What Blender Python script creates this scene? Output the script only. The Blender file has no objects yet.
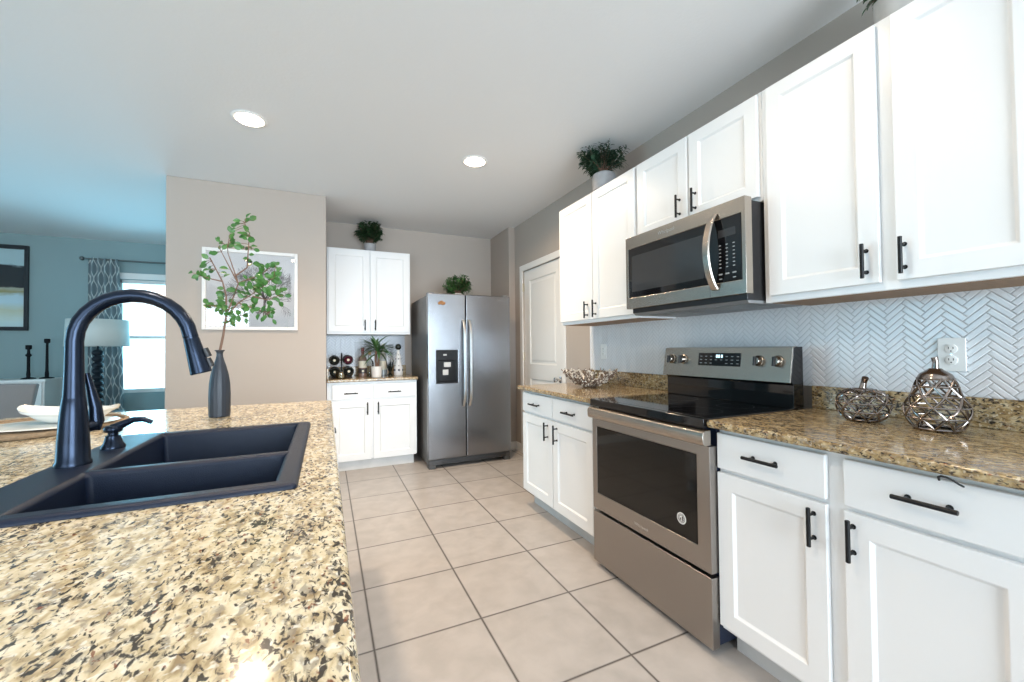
import bpy, bmesh, math, random
from mathutils import Vector, Matrix

C = bpy.context.scene.collection
SC = bpy.context.scene
PI = math.pi

# ------------------------------------------------------------------ camera
cam_data = bpy.data.cameras.new('camera')
cam = bpy.data.objects.new('camera', cam_data)
C.objects.link(cam)
YAW, PITCH, ROLL = 0.4271, 0.019, -0.0098
fw = Vector((math.sin(YAW) * math.cos(PITCH), math.cos(YAW) * math.cos(PITCH), math.sin(PITCH)))
rt0 = Vector((math.cos(YAW), -math.sin(YAW), 0))
up0 = rt0.cross(fw)
rt = rt0 * math.cos(ROLL) + up0 * math.sin(ROLL)
up = up0 * math.cos(ROLL) - rt0 * math.sin(ROLL)
M = Matrix((rt, up, -fw)).transposed().to_4x4()
M.translation = Vector((0, 0, 1.1991))
cam.matrix_world = M
cam_data.sensor_width = 36.0
cam_data.lens = 408.12 / 1024 * 36.0
cam_data.clip_start = 0.02
SC.camera = cam

# ------------------------------------------------------------------ colour management, world, daylight
SC.view_settings.view_transform = 'Standard'
SC.view_settings.look = 'None'
SC.view_settings.gamma = 1.0
SC.view_settings.use_curve_mapping = False
SC.view_settings.exposure = 0.10

w = bpy.data.worlds.new('sky_world')
SC.world = w
w.use_nodes = True
bg = w.node_tree.nodes['Background']
bg.inputs['Color'].default_value = (0.80, 0.93, 1.0, 1)
bg.inputs['Strength'].default_value = 2.2


def daylight(name, loc, look, sx, sy, power, col):
    d = bpy.data.lights.new(name, 'AREA')
    d.shape = 'RECTANGLE'
    d.size, d.size_y = sx, sy
    d.energy = power
    d.color = col
    o = bpy.data.objects.new(name, d)
    C.objects.link(o)
    o.location = loc
    o.rotation_euler = Vector(look).to_track_quat('-Z', 'Y').to_euler()
    return o


# daylight falling in through each window opening (lamps stand outside the glass)
daylight('daylight_living', (-1.80, 7.35, 1.45), (0, -1, 0), 1.5, 1.7, 75, (0.17, 0.70, 1.0))
daylight('daylight_side', (-5.65, 3.9, 1.35), (1, 0, 0), 2.5, 2.0, 75, (0.17, 0.70, 1.0))
daylight('daylight_rear_doors', (-3.43, -3.65, 1.25), (0, 1, 0), 3.5, 2.1, 120, (0.82, 0.91, 1.0))
daylight('daylight_rear_window', (0.73, -3.65, 1.25), (0, 1, 0), 2.55, 2.3, 330, (0.79, 0.90, 1.0))

# ------------------------------------------------------------------ materials
MATS = {}


def new_mat(name):
    m = bpy.data.materials.new(name)
    m.use_nodes = True
    return m, m.node_tree, m.node_tree.nodes['Principled BSDF']


def mat(name, col, rough=0.5, metal=0.0, bump=0.0, bscale=60.0, var=0.0, emis=None, estr=0.0, spec=0.5, aniso=0.0, coat=0.0, stretch=None):
    if name in MATS:
        return MATS[name]
    m, nt, b = new_mat(name)
    b.inputs['Base Color'].default_value = (*col, 1)
    b.inputs['Roughness'].default_value = rough
    b.inputs['Metallic'].default_value = metal
    b.inputs['Specular IOR Level'].default_value = spec
    b.inputs['Anisotropic'].default_value = aniso
    b.inputs['Coat Weight'].default_value = coat
    if emis:
        b.inputs['Emission Color'].default_value = (*emis, 1)
        b.inputs['Emission Strength'].default_value = estr
    tc = nt.nodes.new('ShaderNodeTexCoord')
    nz = nt.nodes.new('ShaderNodeTexNoise')
    nz.inputs['Scale'].default_value = bscale
    nz.inputs['Detail'].default_value = 3
    if stretch:
        mp = nt.nodes.new('ShaderNodeMapping')
        mp.inputs['Scale'].default_value = stretch
        nt.links.new(tc.outputs['Object'], mp.inputs['Vector'])
        nt.links.new(mp.outputs['Vector'], nz.inputs['Vector'])
    else:
        nt.links.new(tc.outputs['Object'], nz.inputs['Vector'])
    if bump:
        bp = nt.nodes.new('ShaderNodeBump')
        bp.inputs['Strength'].default_value = bump
        bp.inputs['Distance'].default_value = 0.004
        nt.links.new(nz.outputs['Fac'], bp.inputs['Height'])
        nt.links.new(bp.outputs['Normal'], b.inputs['Normal'])
    if var:
        mx = nt.nodes.new('ShaderNodeMix')
        mx.data_type = 'RGBA'
        mx.inputs['A'].default_value = (*[c * (1 - var) for c in col], 1)
        mx.inputs['B'].default_value = (*[min(1, c * (1 + var)) for c in col], 1)
        nt.links.new(nz.outputs['Fac'], mx.inputs['Factor'])
        nt.links.new(mx.outputs['Result'], b.inputs['Base Color'])
    MATS[name] = m
    return m


def N(nt, typ, **kw):
    n = nt.nodes.new(typ)
    for k, v in kw.items():
        setattr(n, k, v)
    return n


def math_node(nt, op, a, b=None, c=None):
    n = nt.nodes.new('ShaderNodeMath')
    n.operation = op
    for i, v in enumerate((a, b, c)):
        if v is None:
            continue
        if isinstance(v, (int, float)):
            n.inputs[i].default_value = v
        else:
            nt.links.new(v, n.inputs[i])
    return n.outputs[0]


def mixc(nt, fac, a, b):
    n = nt.nodes.new('ShaderNodeMix')
    n.data_type = 'RGBA'
    for key, v in (('Factor', fac), ('A', a), ('B', b)):
        if isinstance(v, (int, float)):
            n.inputs[key].default_value = v
        elif isinstance(v, tuple):
            n.inputs[key].default_value = (*v, 1)
        else:
            nt.links.new(v, n.inputs[key])
    return n.outputs['Result']


def ramp(nt, fac, stops, interp='LINEAR'):
    n = nt.nodes.new('ShaderNodeValToRGB')
    n.color_ramp.interpolation = interp
    els = n.color_ramp.elements
    while len(els) < len(stops):
        els.new(0.5)
    for e, (p, c) in zip(els, stops):
        e.position = p
        e.color = (*c, 1) if isinstance(c, tuple) else (c, c, c, 1)
    nt.links.new(fac, n.inputs['Fac'])
    return n.outputs['Color']


def noise(nt, vec, scale, detail=3, dist=0.0, rough=0.5):
    n = nt.nodes.new('ShaderNodeTexNoise')
    n.inputs['Scale'].default_value = scale
    n.inputs['Detail'].default_value = detail
    n.inputs['Distortion'].default_value = dist
    n.inputs['Roughness'].default_value = rough
    nt.links.new(vec, n.inputs['Vector'])
    return n.outputs['Fac']


def granite(name, tones):
    m, nt, b = new_mat(name)
    tc = N(nt, 'ShaderNodeTexCoord')
    mp = N(nt, 'ShaderNodeMapping')
    mp.inputs['Rotation'].default_value = (0, 0, math.radians(28))
    mp.inputs['Scale'].default_value = (1.0, 0.55, 1.0)
    nt.links.new(tc.outputs['Object'], mp.inputs['Vector'])
    v = mp.outputs['Vector']
    big = noise(nt, v, 58, 4, 0.5)
    base = ramp(nt, big, list(zip((0.30, 0.43, 0.54, 0.69), tones[:4])))
    g = noise(nt, v, 82, 3, 0.6)
    gfac = ramp(nt, g, [(0.54, 0.0), (0.64, 0.70)])
    c1 = mixc(nt, gfac, base, (0.27, 0.235, 0.19))
    wv = noise(nt, tc.outputs['Object'], 100, 2, 0.3)
    wf = ramp(nt, wv, [(0.58, 0.0), (0.69, 0.75)])
    c2 = mixc(nt, wf, c1, tones[4])
    cl = noise(nt, v, 17, 2)
    f1 = noise(nt, v, 150, 3, 0.7)
    f1b = math_node(nt, 'ADD', f1, math_node(nt, 'MULTIPLY', math_node(nt, 'SUBTRACT', cl, 0.5), 0.34))
    dk = ramp(nt, f1b, [(0.535, 0.0), (0.625, 0.95)])
    c3 = mixc(nt, dk, c2, (0.030, 0.024, 0.020))
    f2 = noise(nt, v, 120, 2, 0.4)
    rf = ramp(nt, f2, [(0.67, 0.0), (0.72, 0.85)])
    c4 = mixc(nt, rf, c3, (0.20, 0.055, 0.02))
    nt.links.new(c4, b.inputs['Base Color'])
    b.inputs['Roughness'].default_value = 0.13
    b.inputs['Specular IOR Level'].default_value = 0.5
    MATS[name] = m


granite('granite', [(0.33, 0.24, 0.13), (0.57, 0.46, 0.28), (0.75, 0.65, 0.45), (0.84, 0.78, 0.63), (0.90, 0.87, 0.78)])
granite('granite_shaded', [(0.17, 0.105, 0.045), (0.31, 0.205, 0.09), (0.46, 0.33, 0.165), (0.58, 0.47, 0.29), (0.72, 0.62, 0.45)])  # darker, browner copy of the island granite: dimmer perimeter light put into its tones


def floor_tile():
    T, tx, ty = 0.4545, 0.1734, 4.008 + 0.002
    m, nt, b = new_mat('floor_tile')
    tc = N(nt, 'ShaderNodeTexCoord')
    sx = N(nt, 'ShaderNodeSeparateXYZ')
    nt.links.new(tc.outputs['Object'], sx.inputs[0])
    x = math_node(nt, 'DIVIDE', math_node(nt, 'SUBTRACT', sx.outputs['X'], tx), T)
    y = math_node(nt, 'DIVIDE', math_node(nt, 'SUBTRACT', sx.outputs['Y'], ty), T)

    def edge(v):
        f = math_node(nt, 'FRACT', v)
        return math_node(nt, 'MINIMUM', f, math_node(nt, 'SUBTRACT', 1.0, f))
    d = math_node(nt, 'MULTIPLY', math_node(nt, 'MINIMUM', edge(x), edge(y)), T)
    gr = ramp(nt, d, [(0.0030, 1.0), (0.0046, 0.0)])
    cx = N(nt, 'ShaderNodeCombineXYZ')
    nt.links.new(math_node(nt, 'FLOOR', x), cx.inputs[0])
    nt.links.new(math_node(nt, 'FLOOR', y), cx.inputs[1])
    wn = N(nt, 'ShaderNodeTexWhiteNoise')
    nt.links.new(cx.outputs[0], wn.inputs['Vector'])
    n1 = noise(nt, tc.outputs['Object'], 9, 5, 0.3)
    n2 = noise(nt, tc.outputs['Object'], 160, 3)
    c = ramp(nt, n1, [(0.35, (0.415, 0.382, 0.355)), (0.65, (0.495, 0.455, 0.425))])
    c = mixc(nt, math_node(nt, 'MULTIPLY', n2, 0.25), c, (0.39, 0.34, 0.305))
    c = mixc(nt, math_node(nt, 'MULTIPLY', wn.outputs['Value'], 0.14), c, (0.54, 0.48, 0.435))
    c = mixc(nt, gr, c, (0.034, 0.025, 0.020))
    nt.links.new(c, b.inputs['Base Color'])
    b.inputs['Roughness'].default_value = 0.34
    bp = N(nt, 'ShaderNodeBump')
    bp.inputs['Strength'].default_value = 0.5
    bp.inputs['Distance'].default_value = 0.002
    nt.links.new(math_node(nt, 'SUBTRACT', 1.0, gr), bp.inputs['Height'])
    nt.links.new(bp.outputs['Normal'], b.inputs['Normal'])
    MATS['floor_tile'] = m


floor_tile()

mat('greige_paint', (0.455, 0.392, 0.342), 0.75, bump=0.15, bscale=220)
mat('living_paint', (0.26, 0.36, 0.37), 0.75, bump=0.15, bscale=220)
mat('ceiling_paint', (0.80, 0.795, 0.79), 0.9, bump=0.22, bscale=60)
mat('cabinet_white', (0.86, 0.865, 0.865), 0.32)
mat('trim_white', (0.82, 0.80, 0.77), 0.35)
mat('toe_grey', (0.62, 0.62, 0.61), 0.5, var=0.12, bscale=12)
mat('raw_wood', (0.28, 0.17, 0.09), 0.6, var=0.25, bscale=14, stretch=(1, 9, 1))
mat('black_metal', (0.012, 0.012, 0.013), 0.38, metal=0.5)
mat('faucet_black', (0.017, 0.026, 0.046), 0.27, metal=0.75)
mat('sink_composite', (0.009, 0.016, 0.036), 0.36, spec=0.3, bump=0.25, bscale=500)
mat('stainless', (0.43, 0.38, 0.33), 0.27, metal=1.0, aniso=0.55, bump=0.03, bscale=18, stretch=(1, 1, 30))
mat('stainless_dark', (0.36, 0.33, 0.305), 0.30, metal=1.0, aniso=0.4)
mat('fridge_steel', (0.27, 0.275, 0.29), 0.24, metal=1.0, aniso=0.5, bump=0.03, bscale=16, stretch=(1, 1, 40))
mat('fridge_side', (0.13, 0.125, 0.12), 0.45, metal=0.3, bump=0.2, bscale=300)
mat('chrome', (0.75, 0.74, 0.72), 0.12, metal=1.0)
mat('black_glass', (0.006, 0.006, 0.007), 0.05, spec=0.6)
mat('oven_glass', (0.008, 0.007, 0.006), 0.05, spec=0.35)
mat('microwave_glass', (0.035, 0.036, 0.038), 0.10, spec=0.6)
mat('black_plastic', (0.015, 0.015, 0.017), 0.4)
mat('range_side', (0.016, 0.024, 0.05), 0.35, metal=0.3)
mat('burner_mark', (0.018, 0.018, 0.019), 0.3, spec=.2)
mat('dispenser_black', (0.004, 0.004, 0.005), 0.25, spec=.3)
mat('satin_steel', (0.66, 0.66, 0.66), 0.30, metal=1.0)
mat('grille_dark', (0.07, 0.07, 0.072), 0.5)
mat('pot_grey', (0.34, 0.335, 0.34), 0.5, var=.25, bscale=25)
mat('pad_grey', (0.50, 0.50, 0.49), 0.35)
mat('grey_plastic', (0.22, 0.22, 0.22), 0.45)
mat('key_mark', (0.30, 0.32, 0.33), 0.5)
mat('display_glow', (0.6, 0.9, 1.0), 0.4, emis=(0.65, 0.9, 1.0), estr=1.2)
mat('tile_white', (0.74, 0.745, 0.76), 0.14, var=0.03, bscale=6)
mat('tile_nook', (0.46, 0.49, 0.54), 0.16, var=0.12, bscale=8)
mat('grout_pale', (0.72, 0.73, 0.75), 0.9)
mat('grout', (0.56, 0.565, 0.58), 0.9)
mat('outlet_white', (0.82, 0.82, 0.80), 0.35)
mat('dark_slot', (0.02, 0.02, 0.02), 0.6)
mat('ornament_metal', (0.32, 0.275, 0.25), 0.20, metal=1.0)
mat('leaf_green', (0.042, 0.115, 0.030), 0.45, var=0.45, bscale=9)
mat('leaf_bright', (0.048, 0.15, 0.028), 0.42, var=0.5, bscale=16)
mat('leaf_dark', (0.025, 0.07, 0.025), 0.5, var=0.5, bscale=12)
mat('leaf_fir', (0.022, 0.065, 0.032), 0.5, var=0.5, bscale=12)
mat('bark', (0.19, 0.11, 0.075), 0.8, bump=0.5, bscale=120)
mat('soil', (0.05, 0.035, 0.025), 0.9, bump=0.6, bscale=120)
mat('pot_white', (0.78, 0.76, 0.73), 0.45)
mat('pot_stone', (0.55, 0.52, 0.49), 0.6, var=0.2, bscale=20)
mat('vase_slate', (0.026, 0.034, 0.048), 0.42, bump=0.15, bscale=8, stretch=(12, 12, 0.6))
mat('porcelain', (0.84, 0.84, 0.80), 0.18)
mat('rattan', (0.27, 0.19, 0.115), 0.8, var=0.75, bscale=75, bump=1.0)
mat('twig_brown', (0.16, 0.11, 0.08), 0.5)
mat('twig_silver', (0.75, 0.70, 0.63), 0.3, metal=0.3)
mat('black_frame', (0.012, 0.016, 0.020), 0.4)
mat('white_frame', (0.80, 0.77, 0.74), 0.45)
mat('tree_ink', (0.16, 0.135, 0.135), 0.8)
mat('grey_fabric', (0.21, 0.215, 0.22), 0.9, bump=0.6, bscale=350, var=0.15)
mat('dark_wood', (0.06, 0.04, 0.03), 0.5)
mat('lamp_linen', (0.62, 0.62, 0.58), 0.9, bump=0.3, bscale=300)
mat('lamp_navy', (0.008, 0.012, 0.018), 0.6, spec=.25)
mat('candle_black', (0.006, 0.007, 0.009), 0.7, spec=.2)
mat('rod_metal', (0.16, 0.18, 0.18), 0.4, metal=0.8)
mat('blind_white', (0.85, 0.88, 0.90), 0.8)
mat('bottle_black', (0.010, 0.014, 0.012), 0.10)
mat('bottle_burgundy', (0.060, 0.010, 0.022), 0.12)
mat('bottle_brown', (0.10, 0.045, 0.016), 0.10)
mat('bottle_clear', (0.42, 0.44, 0.43), 0.06)
mat('bottle_pink', (0.23, 0.15, 0.12), 0.08)
mat('cork', (0.52, 0.36, 0.20), 0.85, var=0.3, bscale=120)
mat('label_cream', (0.74, 0.68, 0.55), 0.6)
mat('label_dark', (0.05, 0.04, 0.04), 0.5)
mat('capsule_red', (0.16, 0.03, 0.03), 0.35)
mat('ceramic_white', (0.80, 0.80, 0.80), 0.15)
mat('ceramic_blue', (0.012, 0.016, 0.050), 0.2)
mat('rubber', (0.02, 0.02, 0.02), 0.8)
mat('magnet_orange', (0.24, 0.105, 0.025), 0.5, var=0.6, bscale=60)
mat('can_glow', (1, 0.95, 0.88), 0.4, emis=(1.0, 0.86, 0.68), estr=18.0)
mat('can_trim', (0.85, 0.84, 0.82), 0.4)
mat('brass', (0.55, 0.47, 0.36), 0.3, metal=1.0)


def glass_pane(name, tint, gl):
    m = bpy.data.materials.new(name)
    m.use_nodes = True
    nt = m.node_tree
    nt.nodes.clear()
    out = N(nt, 'ShaderNodeOutputMaterial')
    t = N(nt, 'ShaderNodeBsdfTransparent')
    t.inputs['Color'].default_value = (*tint, 1)
    g = N(nt, 'ShaderNodeBsdfGlossy')
    g.inputs['Roughness'].default_value = 0.02
    fr = N(nt, 'ShaderNodeFresnel')
    fr.inputs['IOR'].default_value = 1.45
    mx = N(nt, 'ShaderNodeMixShader')
    nt.links.new(math_node(nt, 'MINIMUM', math_node(nt, 'MULTIPLY', fr.outputs[0], gl), 1.0), mx.inputs[0])
    nt.links.new(t.outputs[0], mx.inputs[1])
    nt.links.new(g.outputs[0], mx.inputs[2])
    nt.links.new(mx.outputs[0], out.inputs[0])
    MATS[name] = m


glass_pane('window_glass', (0.97, 0.99, 1.0), 1.0)
glass_pane('picture_glass', (1, 1, 1), 2.2)
glass_pane('jar_glass', (0.90, 0.93, 0.92), 1.6)


def curtain_mat():
    m, nt, b = new_mat('curtain_lattice')
    uv = N(nt, 'ShaderNodeUVMap')
    s = N(nt, 'ShaderNodeSeparateXYZ')
    nt.links.new(uv.outputs[0], s.inputs[0])
    u = math_node(nt, 'MULTIPLY', s.outputs['X'], 1 / 0.11)
    v = math_node(nt, 'MULTIPLY', s.outputs['Y'], 2 * PI / 0.26)
    sn = math_node(nt, 'MULTIPLY', math_node(nt, 'SINE', v), 0.25)

    def line(e):
        f = math_node(nt, 'FRACT', e)
        return math_node(nt, 'ABSOLUTE', math_node(nt, 'SUBTRACT', f, 0.5))
    a = line(math_node(nt, 'ADD', u, sn))
    c = line(math_node(nt, 'ADD', math_node(nt, 'SUBTRACT', u, sn), 0.5))
    d = math_node(nt, 'MINIMUM', a, c)
    f = ramp(nt, d, [(0.05, 1.0), (0.085, 0.0)])
    nt.links.new(mixc(nt, f, (0.165, 0.215, 0.235), (0.56, 0.60, 0.59)), b.inputs['Base Color'])
    b.inputs['Roughness'].default_value = 0.85
    MATS['curtain_lattice'] = m


curtain_mat()


def painting_mat():
    m, nt, b = new_mat('abstract_painting')
    tc = N(nt, 'ShaderNodeTexCoord')
    s = N(nt, 'ShaderNodeSeparateXYZ')
    nt.links.new(tc.outputs['Object'], s.inputs[0])
    mp = N(nt, 'ShaderNodeMapping')
    mp.inputs['Scale'].default_value = (2, 1, 7)
    nt.links.new(tc.outputs['Object'], mp.inputs['Vector'])
    n = noise(nt, mp.outputs[0], 3, 5, 0.5)
    z = math_node(nt, 'ADD', math_node(nt, 'DIVIDE', s.outputs['Z'], 0.94), math_node(nt, 'MULTIPLY', math_node(nt, 'SUBTRACT', n, 0.5), 0.10))
    c = ramp(nt, z, [(0.0, (0.50, 0.68, 0.70)), (0.12, (0.60, 0.74, 0.72)), (0.26, (0.55, 0.60, 0.46)), (0.36, (0.52, 0.70, 0.76)), (0.44, (0.50, 0.66, 0.72)),
                     (0.49, (0.30, 0.28, 0.12)), (0.54, (0.40, 0.42, 0.34)), (0.56, (0.035, 0.04, 0.045)), (0.83, (0.03, 0.035, 0.04)), (0.85, (0.40, 0.55, 0.58))])
    nt.links.new(c, b.inputs['Base Color'])
    b.inputs['Roughness'].default_value = 0.2
    MATS['abstract_painting'] = m


painting_mat()

# ------------------------------------------------------------------ mesh helpers
ORG = {}


class MB:
    def __init__(self):
        self.bm = bmesh.new()
        self.uv = None

    def face(self, pts):
        return self.bm.faces.new([self.bm.verts.new(p) for p in pts])

    def box(self, x0, x1, y0, y1, z0, z1):
        v = [self.bm.verts.new(p) for p in ((x0, y0, z0), (x1, y0, z0), (x1, y1, z0), (x0, y1, z0), (x0, y0, z1), (x1, y0, z1), (x1, y1, z1), (x0, y1, z1))]
        for f in ((3, 2, 1, 0), (4, 5, 6, 7), (0, 1, 5, 4), (1, 2, 6, 5), (2, 3, 7, 6), (3, 0, 4, 7)):
            self.bm.faces.new([v[i] for i in f])
        return self

    def hexa(self, bot, top):
        v = [self.bm.verts.new(p) for p in list(bot) + list(top)]
        n = len(bot)
        self.bm.faces.new([v[i] for i in range(n - 1, -1, -1)])
        self.bm.faces.new([v[n + i] for i in range(n)])
        for i in range(n):
            j = (i + 1) % n
            self.bm.faces.new([v[i], v[j], v[n + j], v[n + i]])
        return self

    def tube(self, pts, r, n=10, caps=True, flat=1.0):
        pts = [Vector(p) for p in pts]
        rs = r if isinstance(r, (list, tuple)) else [r] * len(pts)
        t0 = (pts[1] - pts[0]).normalized()
        ref = Vector((0, 0, 1)) if abs(t0.z) < 0.9 else Vector((1, 0, 0))
        nx = t0.cross(ref).normalized()
        rings = []
        for i, p in enumerate(pts):
            a = pts[max(i - 1, 0)]
            b = pts[min(i + 1, len(pts) - 1)]
            t = (b - a).normalized()
            nx = (nx - t * nx.dot(t)).normalized()
            ny = t.cross(nx)
            rings.append([self.bm.verts.new(p + (nx * math.cos(2 * PI * k / n) + ny * math.sin(2 * PI * k / n) * flat) * rs[i]) for k in range(n)])
        for a, b in zip(rings, rings[1:]):
            for k in range(n):
                self.bm.faces.new([a[k], a[(k + 1) % n], b[(k + 1) % n], b[k]])
        if caps:
            self.bm.faces.new(rings[0][::-1])
            self.bm.faces.new(rings[-1])
        return self

    def lathe(self, prof, c=(0, 0, 0), axis='Z', n=32, rfun=None):
        c = Vector(c)
        rings = []
        for r, h in prof:
            ring = []
            if r < 1e-6:
                ring = [self.bm.verts.new(c + self._ax(axis, 0, 0, h))]
            else:
                for k in range(n):
                    a = 2 * PI * k / n
                    q = r * (rfun(a, h) if rfun else 1)
                    ring.append(self.bm.verts.new(c + self._ax(axis, q * math.cos(a), q * math.sin(a), h)))
            rings.append(ring)
        for a, b in zip(rings, rings[1:]):
            for k in range(n):
                k2 = (k + 1) % n
                if len(a) == 1 and len(b) == 1:
                    continue
                if len(a) == 1:
                    self.bm.faces.new([a[0], b[k2], b[k]])
                elif len(b) == 1:
                    self.bm.faces.new([a[k], a[k2], b[0]])
                else:
                    self.bm.faces.new([a[k], a[k2], b[k2], b[k]])
        return self

    @staticmethod
    def _ax(axis, a, b, h):
        return {'Z': Vector((a, b, h)), 'X': Vector((h, a, b)), 'Y': Vector((b, h, a))}[axis]

    def cyl(self, p0, p1, r, n=16):
        return self.tube([p0, p1], r, n)

    def ball(self, c, r, n=12, sz=1.0):
        prof = [(r * math.sin(PI * i / n), -r * sz * math.cos(PI * i / n)) for i in range(n + 1)]
        prof[0] = (0, prof[0][1])
        prof[-1] = (0, prof[-1][1])
        return self.lathe(prof, c, 'Z', max(8, n))

    def torus(self, c, R, r, axis='Z', n=28, m=8):
        pts = [Vector(c) + self._ax(axis, R * math.cos(2 * PI * k / n), R * math.sin(2 * PI * k / n), 0) for k in range(n)]
        rings = []
        ctr = Vector(c)
        hv = self._ax(axis, 0, 0, 1)
        for p in pts:
            d = (p - ctr).normalized()
            rings.append([self.bm.verts.new(p + d * r * math.cos(2 * PI * j / m) + hv * r * math.sin(2 * PI * j / m)) for j in range(m)])
        for i in range(n):
            a, b = rings[i], rings[(i + 1) % n]
            for j in range(m):
                self.bm.faces.new([a[j], a[(j + 1) % m], b[(j + 1) % m], b[j]])
        return self

    def leaf(self, base, d, nrm, L, W, curl=0.15):
        d = Vector(d).normalized()
        nrm = Vector(nrm)
        s = d.cross(nrm)
        if s.length < 1e-4:
            s = d.cross(Vector((0.3, 0.5, 0.8)))
        s.normalize()
        n = s.cross(d).normalized()
        base = Vector(base)
        prof = [(0.0, 0.04), (0.22, 0.72), (0.5, 1.0), (0.78, 0.70), (1.0, 0.05)]
        rows = []
        for t, wd in prof:
            ctr = base + d * L * t - n * L * curl * t * t
            hw = W * 0.5 * wd
            rows.append([self.bm.verts.new(ctr + s * hw + n * hw * 0.35), self.bm.verts.new(ctr), self.bm.verts.new(ctr - s * hw + n * hw * 0.35)])
        for a, b in zip(rows, rows[1:]):
            self.bm.faces.new([a[0], a[1], b[1], b[0]])
            self.bm.faces.new([a[1], a[2], b[2], b[1]])
        return self


def setp(o, label=None, cat=None, group=None, kind=None):
    if label:
        o['label'] = label
    if cat:
        o['category'] = cat
    if group:
        o['group'] = group
    if kind:
        o['kind'] = kind
    return o


def empty(name, loc, label, cat, group=None):
    o = bpy.data.objects.new(name, None)
    o.empty_display_size = 0.1
    C.objects.link(o)
    o.location = loc
    ORG[o.name] = Vector(loc)
    return setp(o, label, cat, group)


def obj(name, mb, m, parent=None, org=None, bevel=0.0, seg=2, smooth=38, label=None, solid=0.0):
    me = bpy.data.meshes.new(name)
    if parent is not None:
        org = ORG[parent.name]
    else:
        org = Vector(org if org is not None else (0, 0, 0))
    bmesh.ops.translate(mb.bm, verts=mb.bm.verts, vec=-org)
    bmesh.ops.recalc_face_normals(mb.bm, faces=mb.bm.faces)
    mb.bm.to_mesh(me)
    mb.bm.free()
    ms = m if isinstance(m, (list, tuple)) else [m]
    for x in ms:
        me.materials.append(MATS[x])
    if smooth:
        for p in me.polygons:
            p.use_smooth = True
        me.set_sharp_from_angle(angle=math.radians(smooth))
    o = bpy.data.objects.new(name, me)
    C.objects.link(o)
    if parent is not None:
        o.parent = parent
        ORG[o.name] = org
    else:
        o.location = org
        ORG[o.name] = org
    if solid:
        md = o.modifiers.new('thickness', 'SOLIDIFY')
        md.thickness = solid
        md.offset = 0
    if bevel:
        md = o.modifiers.new('bevel', 'BEVEL')
        md.width = bevel
        md.segments = seg
        md.limit_method = 'ANGLE'
        md.angle_limit = math.radians(40)
        md.harden_normals = True
    if label:
        o['label'] = label
    return o


def struct(name, mb, m, bevel=0.0, smooth=38):
    return setp(obj(name, mb, m, None, None, bevel, smooth=smooth), kind='structure')


def copy_tree(o, parent=None):
    c = o.copy()
    C.objects.link(c)
    if parent is not None:
        c.parent = parent
    for ch in list(o.children):
        copy_tree(ch, c)
    return c


def text(name, body, size, origin, U, V, m, parent, extrude=0.0004, align='CENTER'):
    cu = bpy.data.curves.new(name, 'FONT')
    cu.body = body
    cu.size = size
    cu.extrude = extrude
    cu.align_x = align
    cu.align_y = 'CENTER'
    cu.materials.append(MATS[m])
    tmp = bpy.data.objects.new(name, cu)
    C.objects.link(tmp)
    me = bpy.data.meshes.new_from_object(tmp.evaluated_get(bpy.context.evaluated_depsgraph_get()))
    bpy.data.objects.remove(tmp)
    o = bpy.data.objects.new(name, me)
    C.objects.link(o)
    o.parent = parent
    U, V = Vector(U), Vector(V)
    W = U.cross(V)
    mm = Matrix((U, V, W)).transposed().to_4x4()
    mm.translation = Vector(origin) - ORG[parent.name]
    o.matrix_local = mm
    ORG[o.name] = ORG[parent.name]
    return o


# ------------------------------------------------------------------ room shell
XW, YB, YL, ZC = 2.063, 5.02, 6.97, 2.654
XL, YR = -5.3, -3.3
PX0, PX1, PY = -1.198, 0.0, 4.20

struct('floor', MB().box(XL - .15, XW + .15, YR - .15, YL + .15, -0.05, 0), 'floor_tile')
struct('ceiling', MB().box(XL - .15, XW + .15, YR - .15, YL + .15, ZC, ZC + .08), 'ceiling_paint')
DY0, DY1, DZ = 3.36, 4.205, 2.085          # doorway in the right wall
mb = MB()
mb.box(XW, XW + .12, YR, DY0, 0, ZC).box(XW, XW + .12, DY1, YL, 0, ZC).box(XW, XW + .12, DY0, DY1, DZ, ZC)
struct('wall_right', mb, 'greige_paint')
struct('wall_nook', MB().box(1.985, XW, 4.43, YB, 0, ZC), 'greige_paint')
struct('wall_back', MB().box(PX1, XW, YB, YB + .12, 0, ZC), 'greige_paint')
struct('wall_pantry', MB().box(PX0, PX1, PY, YL, 0, ZC), 'greige_paint', bevel=0.006)
# living room wall with window opening
WX0, WX1, WZ0, WZ1 = -2.50, -1.30, 0.665, 2.165
mb = MB()
mb.box(XL, WX0, YL, YL + .14, 0, ZC).box(WX1, PX1, YL, YL + .14, 0, ZC).box(WX0, WX1, YL, YL + .14, 0, WZ0).box(WX0, WX1, YL, YL + .14, WZ1, ZC)
struct('wall_living', mb, 'living_paint')
# side wall (left) with a wide glazed opening, rear wall with a glazed opening
mb = MB()
mb.box(XL - .14, XL, YR, 2.6, 0, ZC).box(XL - .14, XL, 5.2, YL, 0, ZC).box(XL - .14, XL, 2.6, 5.2, 0, .25).box(XL - .14, XL, 2.6, 5.2, 2.3, ZC)
struct('wall_left', mb, 'living_paint')
mb = MB()
mb.box(XL, -5.2, YR - .14, YR, 0, ZC).box(-1.67, -.55, YR - .14, YR, 0, ZC).box(2.0, XW, YR - .14, YR, 0, ZC)
mb.box(-5.2, -1.67, YR - .14, YR, 0, .1).box(-5.2, -1.67, YR - .14, YR, 2.3, ZC).box(-.55, 2.0, YR - .14, YR, 0, .1).box(-.55, 2.0, YR - .14, YR, 2.4, ZC)
struct('wall_rear', mb, 'greige_paint')


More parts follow.
